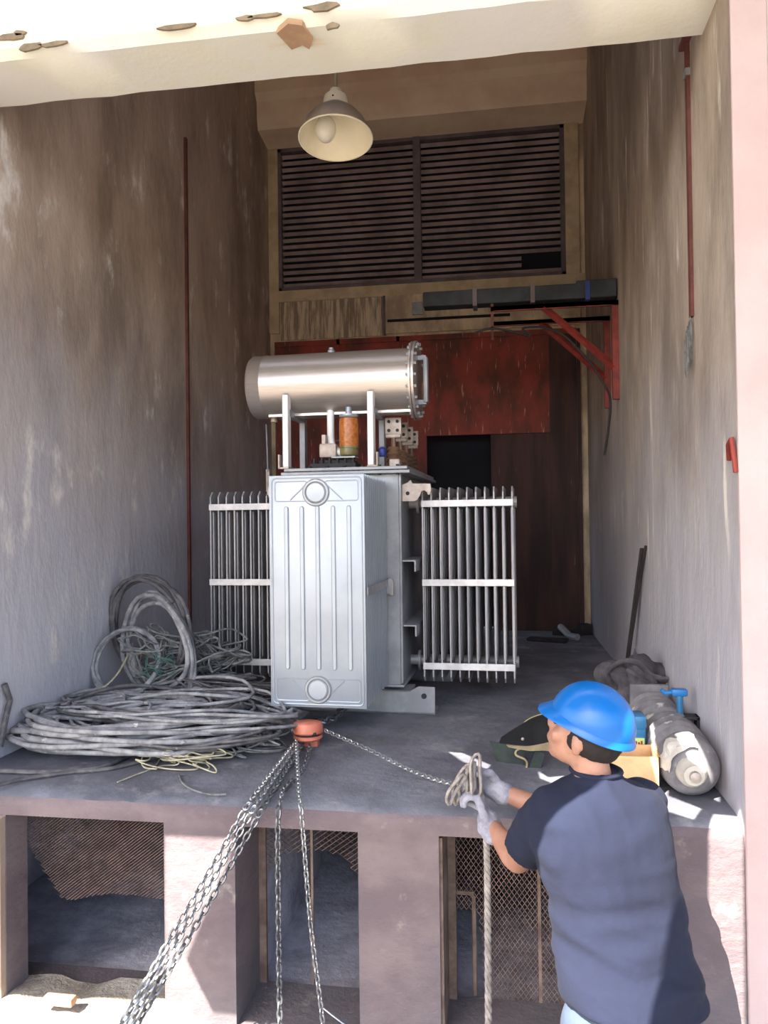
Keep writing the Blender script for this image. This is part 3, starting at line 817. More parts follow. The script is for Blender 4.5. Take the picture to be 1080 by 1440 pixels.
mesh_screen('mesh_screen', 'ragged rusty expanded metal mesh at the top of the middle pit opening', [(352, 1160), (515, 1160), (515, 1235), (497, 1225), (480, 1205), (455, 1198), (430, 1198), (400, 1203), (375, 1222), (350, 1222)], 3.13, .030, .021, .0018, .02)
mesh_screen('mesh_screen', 'large rusty expanded metal mesh with a cut opening beside the worker', [(628, 1172), (880, 1172), (880, 1470), (685, 1470), (675, 1300), (668, 1282), (628, 1280)], 3.13, .020, .028, .0017, .02)
# rusty angle frame of the middle and right openings
e = empty('angle_iron', (0, 3.1, .25), 'rusty angle iron frame in the pit opening beside the worker', 'frame')
B().b2((-.246, -.26, 0), (-.235, .04, .74)).b2((-.235, .0, 0), (-.205, .04, .74)).build('upright', m_frame, e)
x = at(668, 1400, Y=3.13).x
B().b2((-.205, .03, .40), (x, .05, .415)).build('crossbar', m_frame, e)
B().tube(smoothline([(x-.04, .04, .41), (x-.005, .04, .395), (x, .04, .35), (x, .04, 0)]), .009).build('cut_edge', m_frame, e)
x = at(758, 1400, Y=3.13).x; B().b2((x, .02, 0), (x+.012, .05, .72)).build('middle_bar', m_frame, e)
e = empty('angle_iron', (0, 3.1, .25), 'rusty angle iron upright at the left of the middle pit opening', 'frame')
x0 = at(357, 1300, Y=3.1).x
B().b2((x0, -.01, 0), (x0+.012, .03, .74)).b2((x0+.012, .01, 0), (x0+.05, .03, .74)).build('upright', m_frame, e)
x = at(436, 1300, Y=3.1).x; B().b2((x, .02, 0), (x+.010, .03, .66)).build('middle_bar', m_frame, e)

# rubble outside bottom left
random.seed(3)
b = B(); n = 46; mm = 14; grid = []
for i in range(n+1):
    col_ = []
    for j in range(mm+1):
        x = -3.0+2.35*i/n; y = 2.2+.78*j/mm
        hgt = .29*min(1, max(0, (y-2.25)/.45)) * (1 if x < -1.2 else max(.0, 1-(x+1.2)*1.6))
        hgt += noise.noise(Vector((x*5, y*5, 0)))*.035 + noise.noise(Vector((x*17, y*17, 3)))*.014
        col_.append(b.bm.verts.new((x, y, max(hgt, -.02))))
    grid.append(col_)
for i in range(n):
    for j in range(mm): b.bm.faces.new((grid[i][j], grid[i+1][j], grid[i+1][j+1], grid[i][j+1]))
o = b.build('rubble_heap', m_rubble); tag(o, 'sunlit heap of broken mortar below the leftmost pit opening', 'rubble', kind='stuff')
b = B()
p = at(85, 1410, Y=2.75); b.box((p.x, p.y, p.z+.01), (.12, .04, .03), None, .006); o = b.build('brick_shard', mat('brick', (206, 158, 124), None, 9, .9), jit=.006); tag(o, 'small reddish brick shard on the sunlit rubble', 'brick')

# ------------------------------------------------------------------ cables on the left
def loops(c, rx, ry, turns, jr, jz, ax, ay, up_, seed, start=0, h=0.0, per=26, ecc=0):
    rnd = random.Random(seed); P = []; n = int(turns*per)
    ph = rnd.random()*10
    for i in range(n+1):
        t = i/per; a = start+2*pi*t
        k = 1+jr*noise.noise(Vector((t*1.7+ph, cos(a)*.8, sin(a)*.8)))*1.6
        off = noise.noise(Vector((ph, t*.9, 3)))*jr*.6
        z = h*t/turns + jz*abs(noise.noise(Vector((t*2.3, ph, a*.15))))*2
        P.append(Vector(c)+ax*(rx*k*cos(a)+rx*off)+ay*(ry*k*sin(a)+ry*off*.7)+up_*z)
    return P
EX, EY, EZ = Vector((1, 0, 0)), Vector((0, 1, 0)), Vector((0, 0, 1))
def coilobj(P, r, m, lab, name='cable_coil', cat='cable', grp='coils of cable on the left of the platform', n=7):
    P = [Vector((max(p.x, XL+r*1.05), p.y, max(p.z, ZP+r))) for p in P]
    o = B().tube(P, r, n=n).build(name, m, smooth=60); tag(o, lab, cat, grp); return o
c0 = at(175, 1030, Z=ZP)
# upright coils leaning on the wall
ax = (EX*.92-EY*.35).normalized(); ay = (EZ*.96-EX*.16+EY*.1).normalized(); nn = ax.cross(ay)
cu = at(216, 885, Y=4.15)
coilobj(loops(cu, .285, .30, 6, .10, .05, ax, ay, nn, 1, start=.6), .013, m_cabled, 'tall dark cable coil standing against the left wall, topmost of the heap')
coilobj(loops(cu+Vector((.08, -.08, -.08)), .25, .27, 5, .16, .05, ax, ay, nn, 2), .014, m_cable, 'grey cable coil leaning in front of the tall dark one')
cs = at(175, 930, Y=3.98)
coilobj(loops(cs, .215, .185, 7, .05, .03, (EX*.97-EY*.2).normalized(), (EZ*.92+EY*.4).normalized(), -nn, 3), .010, m_cable, 'round dark-centred cable coil standing low against the left wall')
cf = Vector((-1.75, 3.47, ZP+.02))
coilobj(loops(cf, .52, .32, 6, .16, .05, EX, EY, EZ, 4, h=.09), .012, m_cable, 'wide flat coil of thick grey cable at the bottom of the heap')
coilobj(loops(cf+Vector((-.05, .06, .06)), .46, .28, 6, .22, .06, EX, EY, EZ, 5, h=.06), .013, m_cable, 'second wide coil of thick grey cable lying on the bottom coil')
coilobj(loops(cf+Vector((.03, .18, .08)), .40, .24, 6, .28, .07, EX, EY, EZ, 6, h=.05), .011, m_cabled, 'dark grey cable coil in the middle of the flat heap')
coilobj(loops(cf+Vector((.22, .12, .05)), .50, .30, 7, .30, .08, EX, EY, EZ, 7, h=.05), .008, m_cable, 'thinner grey cable coil spreading right towards the transformer')
coilobj(loops(cf+Vector((.30, -.02, .02)), .40, .24, 6, .34, .06, EX, EY, EZ, 27, h=.05), .007, m_cabled, 'loose dark cable coil on the floor right of the flat heap')
coilobj(loops(cf+Vector((-.12, -.10, .03)), .36, .20, 5, .3, .05, EX, EY, EZ, 37, h=.08), .014, m_cable, 'front grey cable coil nearest the platform edge')
coilobj(loops(cf+Vector((.02, .32, .06)), .42, .18, 5, .35, .08, EX, EY, EZ, 47, h=.05), .009, m_cable, 'grey cable coil at the back of the flat heap below the upright coils')
# wire tangles
def tangle(c, rx, ry, rz, n, r, m, lab, seed, name='wire_tangle', cat='wire', step=.07):
    rnd = random.Random(seed); P = []
    co = [[(rnd.uniform(.7, 1.3)*f, rnd.uniform(0, 6.3), w) for f, w in ((1.0, .62), (2.3, .34), (4.9, .20), (9.1, .06))] for _ in range(3)]
    N = n*3
    for i in range(N):
        t = i*step*1.6
        v = [sum(w*sin(f*t+p) for f, p, w in co[k]) for k in range(3)]
        P.append(Vector((max(c[0]+rx*v[0], XL+r), c[1]+ry*v[1], max(c[2]+rz*v[2], ZP+r))))
    o = B().tube(P, r, n=5).build(name, m, smooth=60); tag(o, lab, cat, 'tangled wires on the cable heap'); return o
ct = at(262, 925, Y=4.08)
tangle((ct.x, ct.y, ct.z), .30, .17, .15, 330, .0055, m_wire, 'grey wire tangle piled behind the flat coils', 1, step=.05)
ct = at(330, 968, Y=4.05)
tangle((ct.x, ct.y, ct.z), .34, .18, .07, 260, .005, m_cabled, 'dark wire tangle spilling towards the left radiator', 2, step=.05)
ct = at(310, 1035, Z=ZP+.05)
tangle((ct.x, ct.y, ct.z), .30, .17, .04, 240, .0042, m_wire, 'thin grey wire tangle on the floor left of the hoist', 3, step=.045)
tangle((-1.80, 3.62, ZP+.15), .40, .26, .035, 120, .008, m_cable, 'looser grey cable strands wandering over the top of the flat heap', 12)
tangle((-1.45, 3.55, ZP+.07), .38, .24, .05, 170, .0055, m_wire, 'fine grey wires spread over the right half of the flat heap', 14)
ct = at(222, 936, Y=3.86)
tangle((ct.x, ct.y, ct.z), .09, .05, .07, 110, .0028, m_green, 'small green wire tangle on top of the heap', 8, step=.035)
pw = at(255, 1064, Z=ZP+.04)
tangle((pw.x, pw.y, pw.z), .19, .10, .035, 190, .0034, m_twine, 'cream twine tangle at the front of the cable heap', 5, 'twine_tangle', 'twine', .035)
P = [at(x, y, Y=Y) for x, y, Y in ((187, 905, 4.2), (178, 925, 4.1), (165, 948, 4.0), (148, 965, 3.95), (135, 968, 3.95), (148, 972, 3.9))]
o = B().tube(smoothline(P), .006, n=5).build('twine', m_twine); tag(o, 'cream twine end hanging across the round cable coil', 'twine')
P = [at(216, 1008, Y=3.45), at(195, 1035, Y=3.4), at(165, 1058, Z=ZP+.02)]
o = B().tube(smoothline(P), .012).build('hose', m_green); tag(o, 'short green hose lying across the flat cable heap', 'hose')
def floorcable(pts, r, m, lab, grp=None):
    o = B().tube(smoothline([at(x, y, Z=ZP+r) for x, y in pts]), r, n=7).build('loose_cable', m); tag(o, lab, 'cable', grp); return o
floorcable([(-40, 1082), (60, 1086), (130, 1082), (170, 1068), (200, 1050)], .010, m_cabled, 'dark loose cable trailing left of the heap along the platform edge')
floorcable([(-30, 1112), (30, 1096), (100, 1086), (160, 1080), (240, 1060), (320, 1040)], .009, m_cabled, 'long dark loose cable crossing the front of the heap')
floorcable([(252, 1090), (256, 1100), (270, 1110), (295, 1117), (318, 1117)], .004, m_wire, 'thin wire end curling on the platform below the twine')
floorcable([(165, 1100), (190, 1090), (215, 1080), (225, 1068)], .003, m_twine, 'thin pale straw of wire on the floor in front of the heap')
p = [at(0, 1050, X=XL+.02), at(8, 1010, X=XL+.03), at(14, 985, X=XL+.03), at(6, 962, X=XL+.02)]
o = B().tube(p, .014).build('cable_stub', m_cabled); tag(o, 'dark cable stub standing against the left wall at frame edge', 'cable')
# steel plate near the transformer
q = [at(x, y, Z=ZP+.004) for x, y in ((357, 1038), (385, 1041), (435, 1003), (410, 998))]
b = B().prism([(v.x, v.y) for v in q], ZP, ZP+.012); o = b.build('steel_plate', m_fin); tag(o, 'flat grey steel plate on the floor below the transformer', 'plate')

# ------------------------------------------------------------------ things on the right of the platform
# ribbed bellows (cable termination) lying on the floor
a0, a1 = Vector((.56, 3.17, ZP+.125)), Vector((.60, 4.25, ZP+.125))
a0 = Vector((.688, 3.03, ZP+.116)); a1 = Vector((.688, 3.8, ZP+.116))
z = (a1-a0).normalized(); x = EZ.cross(z).normalized(); y = z.cross(x)
Mi = Matrix((x, y, z)).transposed().to_4x4(); Mi.translation = a0; Mi = Mi @ Matrix.Diagonal((.93, .93, 1, 1))
prof = [(0, -.03), (.04, -.03), (.085, -.015), (.112, .02), (.118, .06), (.118, .12)]
zz = .12
for k in range(9):
    prof += [(.100, zz+.008), (.098, zz+.018), (.124, zz+.042), (.128, zz+.054), (.120, zz+.066)]; zz += .075
prof += [(.10, zz+.02), (.05, zz+.05), (0, zz+.05)]
ins = empty('ribbed_bushing', (a0.x, a0.y, ZP), 'grey ribbed insulator cylinder lying by the right wall with a wrapped white tip', 'insulator')
ins_b = B().lathe(prof, Matrix.Translation(-Vector((a0.x, a0.y, ZP))) @ Mi, 40).build('ribbed_body', m_ins, ins)
def L_(v): return Vector(v)-Vector((a0.x, a0.y, ZP))
tipc = L_(a0)+Vector((-.012, -.03, 0))
Mt_ = Matrix.Translation(tipc) @ Matrix.Rotation(pi/2, 4, 'X')
B().lathe([(.055, -.01), (.052, .02), (.04, .035), (.038, .05), (.03, .055), (0, .055)], Mt_, 20).build('tip_collar', m_plastic, ins, jit=.006)
B().lathe([(.022, .05), (.02, .075), (.008, .08), (0, .08)], Mt_, 12).build('tip_stud', m_terminal, ins, jit=.004)
b = B(); R_ = .114; g_ = []
for i in range(13):
    row = []
    for j in range(9):
        th = radians(82+i*8.5); zz_ = -.028+.085*j/8*(1+.4*sin(i*1.3)); rr_ = R_*(.80+.2*min(1, zz_/.05+.35)) if zz_ < .05 else R_
        row.append(b.bm.verts.new(L_(a0)+Vector((rr_*cos(th)*1.01+.002*sin(i*2+j), zz_, rr_*sin(th)*1.01+.004*sin(j*2+i)))))
    g_.append(row)
for i in range(12):
    for j in range(8):
        b.bm.faces.new((g_[i][j], g_[i+1][j], g_[i+1][j+1], g_[i][j+1]))
b.build('plastic_wrap', m_plastic, ins)
B().b2(L_((.60, 3.89, ZP+.08)), L_((.78, 3.915, ZP+.25)), bev=.006).build('end_plate', m_ins, ins)
# blue clamp
p = at(956, 985, Y=3.45)
e = empty('spring_clamp', p, 'bright blue plastic clamp sticking up behind the ribbed insulator', 'clamp')
B().tube([(0, 0, -.06), (0, 0, .03)], .014).build('stem', m_case, e)
B().b2((-.035, -.02, .02), (.03, .02, .05), bev=.008).build('head', m_blue, e)
B().tube([(-.02, 0, .035), (-.06, 0, .03), (-.075, 0, .045)], .009).build('handle', m_blue, e)
B().b2((-.03, -.04, -.075), (.09, .03, -.06), bev=.004).build('base', m_gasket, e)
B().b2((.06, -.04, -.15), (.07, .02, -.06)).build('leg', m_gasket, e)
# dark bag
bc = Vector((.60, 4.12, ZP))
def bagw(c): return noise.noise(c*9)*.034 + noise.noise(c*22)*.012 + abs(noise.noise(c*5+Vector((4, 0, 0))))*-.03
bag = empty('canvas_bag', bc, 'crumpled dark grey canvas bag slumped against the right wall', 'bag')
b = B(); b.ball((.0, 0, .09), (.24, .17, .12), 10); b.ball((.08, .03, .20), (.17, .13, .12), 10); b.ball((-.12, -.05, .06), (.16, .14, .08), 10); b.ball((.10, .0, .22), (.10, .12, .15), 10); b.ball((-.05, .0, .22), (.09, .10, .12), 10)
organic(b, 'bag_body', m_bag, bag, .012, 3, bagw)
P = [(-.05, -.1, .20), (-.09, -.12, .28), (-.02, -.1, .335), (.06, -.1, .33), (.12, -.1, .27), (.2, -.11, .25)]
B().tube(smoothline(P), .018, n=8, flat=.4).build('strap', m_bag, bag)
B().tube(smoothline([(.0, -.12, .30), (.06, -.13, .27), (.10, -.13, .24)]), .012, n=8, flat=.5).build('strap', m_bag, bag)
B().prism([(0, 0), (.05, .0), (.02, .08)], -.01, .01, Matrix(((1, 0, 0, .04), (0, 0, -1, -.02), (0, 1, 0, .31), (0, 0, 0, 1)))).build('flap_corner', m_bag, bag)
# blue case with label
pc = at(899, 1058, Y=3.62)
cs_ = empty('plastic_case', (.505, 3.36, ZP), 'blue plastic case with a green label standing beside the hard hat', 'case')
B().b2((-.09, -.05, 0), (.068, .05, .21), bev=.014).build('case_body', m_case, cs_)
B().b2((-.092, -.055, .18), (.07, .055, .24), bev=.014).build('lid', m_case, cs_)
lb = B().b2((.014, -.0535, .02), (.059, -.051, .15)).build('sticker', m_lab, cs_)
b = B()
for i, wv in enumerate((.012, .008, .014)): b.b2((.022+i*.011, -.0545, .125), (.029+i*.011, -.0535, .125+wv))
b.build('sticker_letters', m_red, lb)
b = B()
for i in range(5): b.b2((.020, -.0545, .105-i*.012), (.044+.01*(i % 2), -.0535, .109-i*.012))
b.lathe([(.010, 0), (.010, .002), (0, .002)], Matrix.Translation((.036, -.0535, .035)) @ Matrix.Rotation(pi/2, 4, 'X'), 12)
b.build('sticker_print', m_gasket, lb)
# cardboard box
pb = at(905, 1112, Z=ZP)
cb = empty('cardboard_box', (pb.x-.02, 3.12, ZP), 'open brown cardboard box on the platform edge behind the worker', 'box')
b = B()
for lo, hi in (((-.10, -.07, 0), (.07, -.066, .15)), ((-.10, .09, 0), (.07, .094, .15)), ((-.104, -.07, 0), (-.10, .094, .15)), ((.066, -.07, 0), (.07, .094, .15)), ((-.10, -.07, 0), (.07, .094, .004))): b.b2(lo, hi)
b.build('box_body', m_card, cb)
b = B().prism([(0, 0), (.0, .17), (.06, .16), (.07, .01)], 0, .003, Matrix.Translation((.07, -.065, .15)) @ Matrix.Rotation(radians(25), 4, 'Y')); b.build('box_flap', m_card, cb)
b = B().prism([(0, 0), (-.0, .17), (-.06, .16), (-.06, .01)], 0, .003, Matrix.Translation((-.10, -.065, .15)) @ Matrix.Rotation(radians(-35), 4, 'Y')); b.build('box_flap', m_card, cb)
# folded green tool pouch / mask
pm = at(735, 1085, Z=ZP)
tm = empty('tool_pouch', (pm.x, 3.45, ZP), 'open dark green and black canvas tool pouch on the platform', 'pouch')
def LP(px, py, Y): return at(px, py, Y=Y)-Vector((pm.x, 3.45, ZP))
def sheet(b, top, bot, th=.006, k=6):
    T_ = smoothline(top, k); Bo = smoothline(bot, k); n = min(len(T_), len(Bo)); nrm = Vector((0, 1, 0))
    rings = [[T_[i], T_[i]+nrm*th, Bo[i]+nrm*th, Bo[i]] for i in range(n)]
    b.loft(rings)
b = B(); sheet(b, [LP(688, 1042, 3.42), LP(705, 1046, 3.40), LP(722, 1049, 3.39), LP(738, 1050, 3.38)], [LP(702, 1082, 3.42), LP(715, 1087, 3.40), LP(728, 1091, 3.39), LP(736, 1088, 3.38)])
sheet(b, [LP(738, 1050, 3.38), LP(732, 1060, 3.40), LP(742, 1068, 3.36), LP(741, 1078, 3.36)], [LP(736, 1088, 3.38), LP(735, 1089, 3.40), LP(739, 1088, 3.36), LP(738, 1086, 3.36)])
b.build('front_panel', m_leather, tm)
b = B(); P = [LP(740, 1051, 3.37), LP(727, 1055, 3.37), LP(726, 1062, 3.36), LP(738, 1068, 3.35), (LP(741, 1076, 3.35)), LP(735, 1087, 3.35), LP(715, 1087, 3.38)]
b.tube(smoothline(P), .0045, n=6); b.build('piping', m_tan, tm)
b = B(); sheet(b, [LP(752, 1056, 3.36), LP(758, 1057, 3.36), LP(764, 1058, 3.36), LP(766, 1060, 3.36)], [LP(740, 1092, 3.34), LP(748, 1095, 3.34), LP(754, 1095, 3.34), LP(757, 1094, 3.34)]); b.build('strap', m_leather, tm)
b = B(); sheet(b, [LP(705, 1038, 3.52), LP(725, 1025, 3.55), LP(752, 1010, 3.6), LP(772, 1004, 3.62)], [LP(702, 1045, 3.5), LP(730, 1048, 3.45), LP(755, 1049, 3.45), LP(774, 1046, 3.5)], .02); b.build('back_panel', m_leatherb, tm)
B().ball(LP(735, 1039, 3.46)+Vector((0, -.002, 0)), (.007, .005, .007), 8).build('eyelet', m_terminal, tm)
b = B(); sheet(b, [LP(712, 1048, 3.38), LP(740, 1050, 3.36), LP(765, 1046, 3.38), LP(785, 1040, 3.4)], [LP(715, 1051, 3.36), LP(745, 1056, 3.34), LP(770, 1056, 3.34), LP(790, 1066, 3.34)], .01); b.build('tan_flap', m_tan, tm)
b = B(); b.tube(smoothline([LP(737, 1016, 3.6), LP(742, 1012, 3.6), LP(750, 1008, 3.62), LP(762, 1004, 3.63)]), .003, n=5); b.build('cord', m_tan, tm)
# a pale rag scrap on the floor by the hands
# sticks against right wall
for (x0, y0_, x1, y1_, r, lab) in ((878, 962, 903, 772, .014, 'thicker dark stick leaning against the right wall'), (890, 962, 908, 768, .008, 'thinner dark stick leaning on the right wall beside the thicker one')):
    A = at(x0, y0_, Z=ZP+r); A.x = min(A.x, XR-.06); Bp = at(x1, y1_, X=XR-r)
    o = B().tube([A, Bp], r, n=7).build('stick', m_stick); tag(o, lab, 'stick', 'sticks leaning on the right wall')
# debris by the back wall
random.seed(8)
for px, py, sx, sy, sz, lab in ((795, 885, .26, .2, .05, 'flat dark board piece lying before the back wall'), (812, 878, .10, .1, .10, 'small dark block near the back right corner'), (770, 902, .34, .12, .03, 'low dark plank on the floor nearest the right radiator')):
    p = at(px, py, Z=ZP); p.y = min(p.y, YB-.2)
    o = B().box((0, 0, sz/2), (sx, sy, sz), Matrix.Rotation(random.uniform(-.4, .4), 4, 'Z'), .006).build('debris_board', m_stick, jit=.004); o.location = (p.x, p.y, ZP); tag(o, lab, 'debris')
P = [at(788, 868, Y=7.2), at(800, 872, Y=7.0), at(812, 880, Y=6.9)]
o = B().tube([Vector((p.x, p.y, ZP+.03+.05*(p.y > 7.1))) for p in P], .03, n=8).build('cloth_roll', m_fin); tag(o, 'pale grey rolled scrap on the debris at the back right', 'debris')
# steel slip strip on the floor (threshold line)
# ------------------------------------------------------------------ the worker
PY = 2.25
foot = Vector((.36, 2.12, 0))
W = empty('person', foot, 'worker seen from behind in blue hard hat, navy T-shirt and gloves, pulling a chain', 'person')
def w_(px, py, Y): return at(px, py, Y=Y)-foot
hd = radians(28)                       # body heading, left of straight away
Fd = Vector((-sin(hd), cos(hd), 0)); Ld = Vector((-cos(hd), -sin(hd), 0))
neck = w_(838, 1092, 2.24)
Lsh, Rsh = w_(782, 1142, 2.22), w_(902, 1130, 2.36)
Lel, Rel = w_(728, 1208, 2.44), w_(800, 1150, 2.62)
Lwr, Rwr = w_(688, 1158, 2.60), w_(700, 1112, 2.68)
hips = w_(888, 1418, 2.16)
headc = w_(824, 1032, 2.25)
hh = radians(64); Hf = Vector((-sin(hh), cos(hh), .36)).normalized(); Hl = Vector((-cos(hh), -sin(hh), 0)); Hu = Hl.cross(-Hf).normalized()
if Hu.z < 0: Hu = -Hu
MH = Matrix((Hl, Hf, Hu)).transposed().to_4x4(); MH.translation = headc
# body: one continuous skin
b = B()
def hb(c, r):     # ellipsoid in head space (left, front, up)
    M = MH @ Matrix.Translation(c) @ Matrix.Diagonal((r[0], r[1], r[2], 1)); n = 12
    b.lathe([(0, -1)]+[(sin(t*pi/n), -cos(t*pi/n)) for t in range(1, n)]+[(0, 1)], M, 24, cap=False)
hb((0, -.005, .03), (.074, .094, .095)); hb((0, .035, -.045), (.054, .058, .062)); hb((0, .062, -.085), (.028, .026, .022))
hb((0, .098, -.012), (.012, .020, .024)); hb((0, .088, -.055), (.026, .018, .012)); hb((0, .085, .022), (.05, .018, .012))
for s in (-1, 1):
    hb((s*.076, -.008, -.015), (.008, .020, .032)); hb((s*.045, .06, -.025), (.02, .022, .022))
chest = w_(852, 1190, 2.24); waist = w_(878, 1330, 2.2)
b.capsule(headc+Vector((0.005, -.01, -.05)), neck+Vector((0, 0, -.05)), .050, .056)
b.capsule(neck+Vector((0, 0, -.12)), chest, .09, .14, sq=.8, up=Fd); b.capsule(chest, waist, .14, .13, sq=.8, up=Fd); b.capsule(waist, hips+Vector((0, 0, .06)), .13, .15, sq=.8, up=Fd)
b.capsule(Lsh, Rsh, .045, .045)
b.capsule(Lsh, Lel, .052, .043); b.capsule(Lel, Lwr, .043, .027); b.capsule(Rsh, Rel, .052, .041); b.capsule(Rel, Rwr, .041, .028)
b.capsule(Lel.lerp(Lwr, .1), Lel.lerp(Lwr, .45), .046, .038); b.capsule(Rel.lerp(Rwr, .1), Rel.lerp(Rwr, .45), .044, .037)
HL, HR = hips+Ld*.095, hips-Ld*.095
kl, kr = Vector((HL.x-.02, HL.y+.05, .47)), Vector((HR.x+.03, HR.y+.0, .47))
al, ar = Vector((-.12, .06, .09)), Vector((.17, -.03, .09))
for h_, k_, a_ in ((HL, kl, al), (HR, kr, ar)):
    b.capsule(h_, k_, .085, .058); b.capsule(k_, a_, .056, .04); b.capsule(k_.lerp(a_, .15), k_.lerp(a_, .45), .058, .05)
    b.capsule(a_+Vector((0, 0, -.05)), a_+Vector((-.06, .13, -.055)), .035, .03)
organic(b, 'body', m_skin, W, .0085, 4)
# eyes, brows (mostly turned away)
b = B()
for s in (-1, 1): 
    c = MH @ Vector((s*.03, .083, .005)); b.ball(c, (.009, .009, .009), 8)
b.build('eyes', m_hair, W)
# hair: back and sides under the hat
b = B()
M = MH @ Matrix.Translation((0, -.022, .012)) @ Matrix.Diagonal((.081, .086, .088, 1)); n = 14
b.lathe([(0, -.62)]+[(max(sin(t), 0), -cos(t)) for t in [radians(52+8*k) for k in range(9)]]+[(1, .2), (.8, .6), (0, .8)], M, 28)
o = organic(b, 'hair', m_hair, W, .007, 2, lambda c: noise.noise(c*60)*.002)
# T-shirt: lofted torso with sleeves, remeshed
def ring(px, py, Y, hw, hd_, tilt=0, n=28):
    c = w_(px, py, Y); out = []
    for k in range(n):
        a = 2*pi*k/n; ca, sa = cos(a), sin(a)
        ca = math.copysign(abs(ca)**.85, ca); sa = math.copysign(abs(sa)**.9, sa)
        out.append(c + Ld*hw*ca + Fd*hd_*sa + EZ*tilt*ca)
    return out
b = B()
rings = [ring(838, 1082, 2.25, .062, .062), ring(838, 1094, 2.25, .080, .078, -.0), ring(839, 1106, 2.25, .13, .095), ring(841, 1120, 2.25, .178, .11), ring(843, 1140, 2.25, .205, .125), ring(847, 1180, 2.245, .208, .138),
         ring(857, 1230, 2.24, .198, .142), ring(867, 1275, 2.23, .192, .140), ring(877, 1320, 2.21, .192, .142), ring(884, 1355, 2.19, .198, .148, .006), ring(888, 1382, 2.17, .202, .152, .018), ring(890, 1402, 2.16, .204, .154, .028), ring(890, 1408, 2.16, .198, .148, .028)]
b.loft(rings)
Ls2 = Lsh.lerp(Lel, .72); Rs2 = Rsh.lerp(Rel, .72)
def sleeve(a, c, r0, r1):
    d = (c-a).normalized(); u = d.orthogonal().normalized(); v = d.cross(u)
    b.loft([[a-d*.05+(u*cos(2*pi*k/20)+v*sin(2*pi*k/20))*r0*.7 for k in range(20)], [a+(u*cos(2*pi*k/20)+v*sin(2*pi*k/20))*r0 for k in range(20)], [c+(u*cos(2*pi*k/20)+v*sin(2*pi*k/20))*r1 for k in range(20)]])
sleeve(Lsh, Ls2, .078, .076); sleeve(Rsh, Rs2, .076, .074)
b.ball(Lsh+Vector((.01, 0, -.005)), (.082, .082, .078), 10); b.ball(Rsh+Vector((-.01, 0, -.005)), (.08, .08, .076), 10)
def wr(c):
    low = max(0, min(1, (1.25-c.z)/.4))
    f = noise.noise(Vector((c.x*6+c.z*5, c.y*5, c.z*20)))*.014*(.35+low) - abs(noise.noise(Vector((c.x*3+c.z*3+7, c.y*3, c.z*13))))*.016*(.3+low)+.004
    f += noise.noise(Vector((c.x*4, c.y*4, c.z*7+c.x*6)))*.008
    f += (.006 if abs(math.sin((c.z*1.0+c.x*.45)*34)) > .93 else 0)*low*.6
    d_ = (c-Lsh).length; f += -abs(noise.noise(Vector((c.x*16, c.y*6, c.z*9+c.x*8))))*.014*max(0, 1-abs(d_-.16)/.14)
    return f
shirt = organic(b, 't_shirt', m_shirt, W, .009, 5, wr)
# collar rib
P = [v+Vector((0, 0, .0)) for v in ring(838, 1083, 2.25, .066, .066)]
B().tube(P, .007, n=8, closed=True).build('collar', m_shirt, W)
# trousers
b = B()
rings = [ring(890, 1388, 2.17, .175, .125), ring(890, 1430, 2.16, .185, .135), ring(889, 1470, 2.16, .185, .14)]
b.loft(rings)
for h_, k_, a_ in ((HL, kl, al), (HR, kr, ar)):
    b.capsule(h_+Vector((0, 0, -.03)), k_, .108, .082); b.capsule(k_, a_, .08, .068)
organic(b, 'trousers', m_jean, W, .012, 4, lambda c: noise.noise(c*9)*.008)
for nm, a_ in (('boot', al), ('boot', ar)):
    b = B(); b.capsule(a_+Vector((0, 0, .02)), a_+Vector((0, 0, -.04)), .055, .05); b.capsule(a_+Vector((0, -.02, -.045)), a_+Vector((-.07, .16, -.052)), .045, .038)
    organic(b, nm, m_boot, W, .012, 3)
# hard hat
MK = MH @ Matrix.Translation((0, -.006, .040)) @ Matrix.Rotation(radians(2), 4, 'X')
hx, hy, hz_ = .100, .121, .112
b = B(); n = 48; rings = []
for t in [radians(a) for a in (0, 6, 12, 20, 30, 40, 50, 60, 70, 78, 84)]:
    r = []
    for k in range(n):
        a = 2*pi*k/n; q = cos(t); 
        ridge = 1+.02*math.exp(-((cos(a))/.16)**2)*sin(t)
        r.append(MK @ Vector((hx*q*cos(a), hy*q*sin(a), hz_*sin(t)*ridge)))
    rings.append(r)
b.loft(rings)
hat = b.build('hard_hat', m_helmet, W, smooth=50)
b = B()
rin, rout, rlow = [], [], []
for k in range(n):
    a = 2*pi*k/n; ext_ = .009+.026*max(0, sin(a))**2.2
    rin.append(MK @ Vector((hx*cos(a), hy*sin(a), .006))); rout.append(MK @ Vector(((hx+ext_)*cos(a), (hy+ext_)*sin(a), -.008-.018*max(0, sin(a))**2)))
    rlow.append(MK @ Vector(((hx-.004)*cos(a), (hy-.004)*sin(a), -.004)))
b.loft([rin, rout, [p-Hu*.004 for p in rout], rlow], cap=False)
b.build('brim', m_helmet, hat, smooth=50)
b = B(); b.tube([MK @ Vector(((hx-.012)*cos(2*pi*k/24), (hy-.012)*sin(2*pi*k/24), -.012)) for k in range(24)], .006, n=6, closed=True); b.build('sweatband', m_gasket, hat)

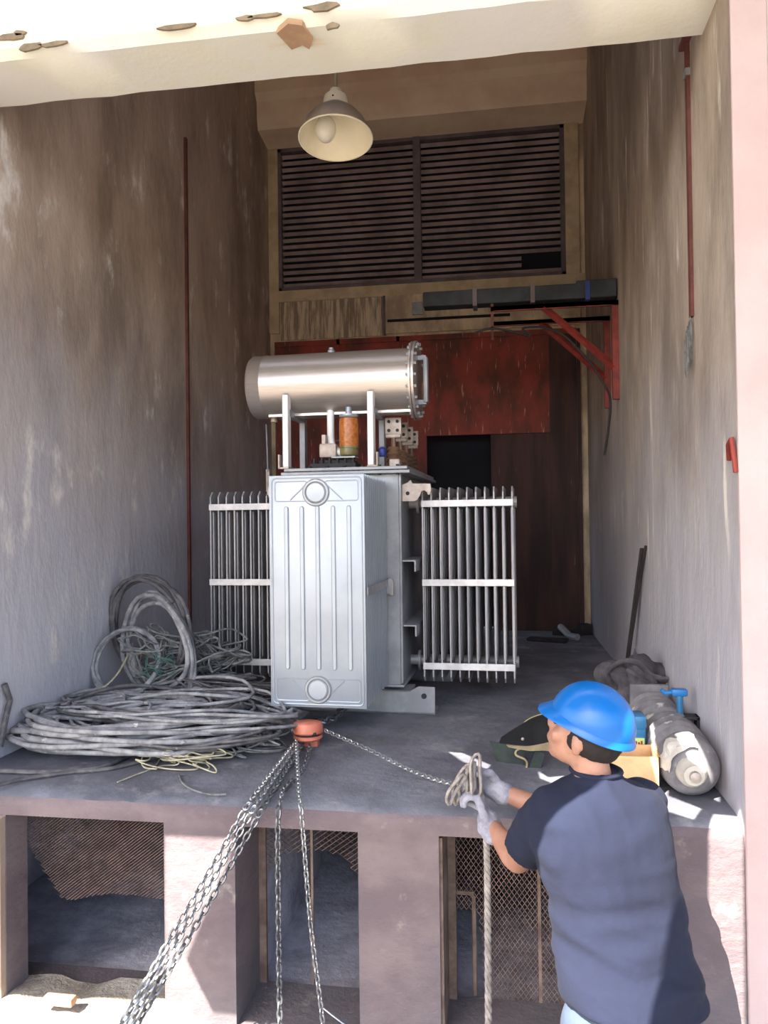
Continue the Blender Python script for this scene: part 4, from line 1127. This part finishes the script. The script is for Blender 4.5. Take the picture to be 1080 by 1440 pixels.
# gloves with five fingers gripping
def glove(name, wr_, dir_, palmn, side, grip, scale=1.0):
    """dir_: knuckle direction, palmn: palm-facing normal, side: towards thumb"""
    d = dir_.normalized(); s = (side-d*side.dot(d)).normalized(); p = d.cross(s).normalized()
    if p.dot(palmn) < 0: p = -p
    b = B(); k = scale
    b.capsule(wr_-d*.022*k, wr_+d*.012*k, .040*k, .036*k)                      # cuff
    for j in range(4): b.capsule(wr_+s*(.026-.017*j)*k, wr_+d*.085*k+s*(.033-.021*j)*k, .017*k, .0145*k)
    for j, ln in enumerate((.88, 1.0, .93, .76)):
        a0 = wr_+d*.085*k+s*(.033-.022*j)*k
        ang = radians(grip[0]); a1 = a0+(d*cos(ang)+p*sin(ang))*.040*k*ln
        ang += radians(grip[1]); a2 = a1+(d*cos(ang)+p*sin(ang))*.027*k*ln
        ang += radians(grip[2]); a3 = a2+(d*cos(ang)+p*sin(ang))*.020*k*ln
        b.capsule(a0, a1, .0115*k, .0105*k, n=10); b.capsule(a1, a2, .0105*k, .0098*k, n=10); b.capsule(a2, a3, .0098*k, .009*k, n=10)
    t0 = wr_+d*.02*k+s*.030*k; t1 = t0+(d*.55+s*.65+p*.35).normalized()*.042*k; t2 = t1+(d*.75+s*.1+p*.75).normalized()*.034*k; t3 = t2+(d*.6-s*.25+p*.8).normalized()*.024*k
    b.capsule(t0, t1, .017*k, .0135*k); b.capsule(t1, t2, .013*k, .0115*k); b.capsule(t2, t3, .0115*k, .010*k)
    return organic(b, name, m_glove, W, .0042, 2, lambda c: noise.noise(c*55)*.0022+noise.noise(c*20)*.003)
glove('glove', Lwr, w_(664, 1098, 2.63)-Lwr, Vector((-.6, .6, .1)), Vector((-.2, .9, .5)), (50, 60, 45), 1.0)
glove('glove', Rwr, w_(655, 1086, 2.70)-Rwr, Vector((-.2, -.9, -.5)), Vector((-.1, -.2, .9)), (45, 65, 45), 1.0)
# loose flap of the left glove cuff
d = (Lwr-Lel).normalized()
b = B().capsule(Lwr-d*.05+Vector((-.012, -.01, -.01)), Lwr+Vector((-.008, -.012, .0)), .030, .036, sq=.8)
organic(b, 'glove_cuff', m_glove, W, .006, 2, lambda c: noise.noise(c*40)*.005)
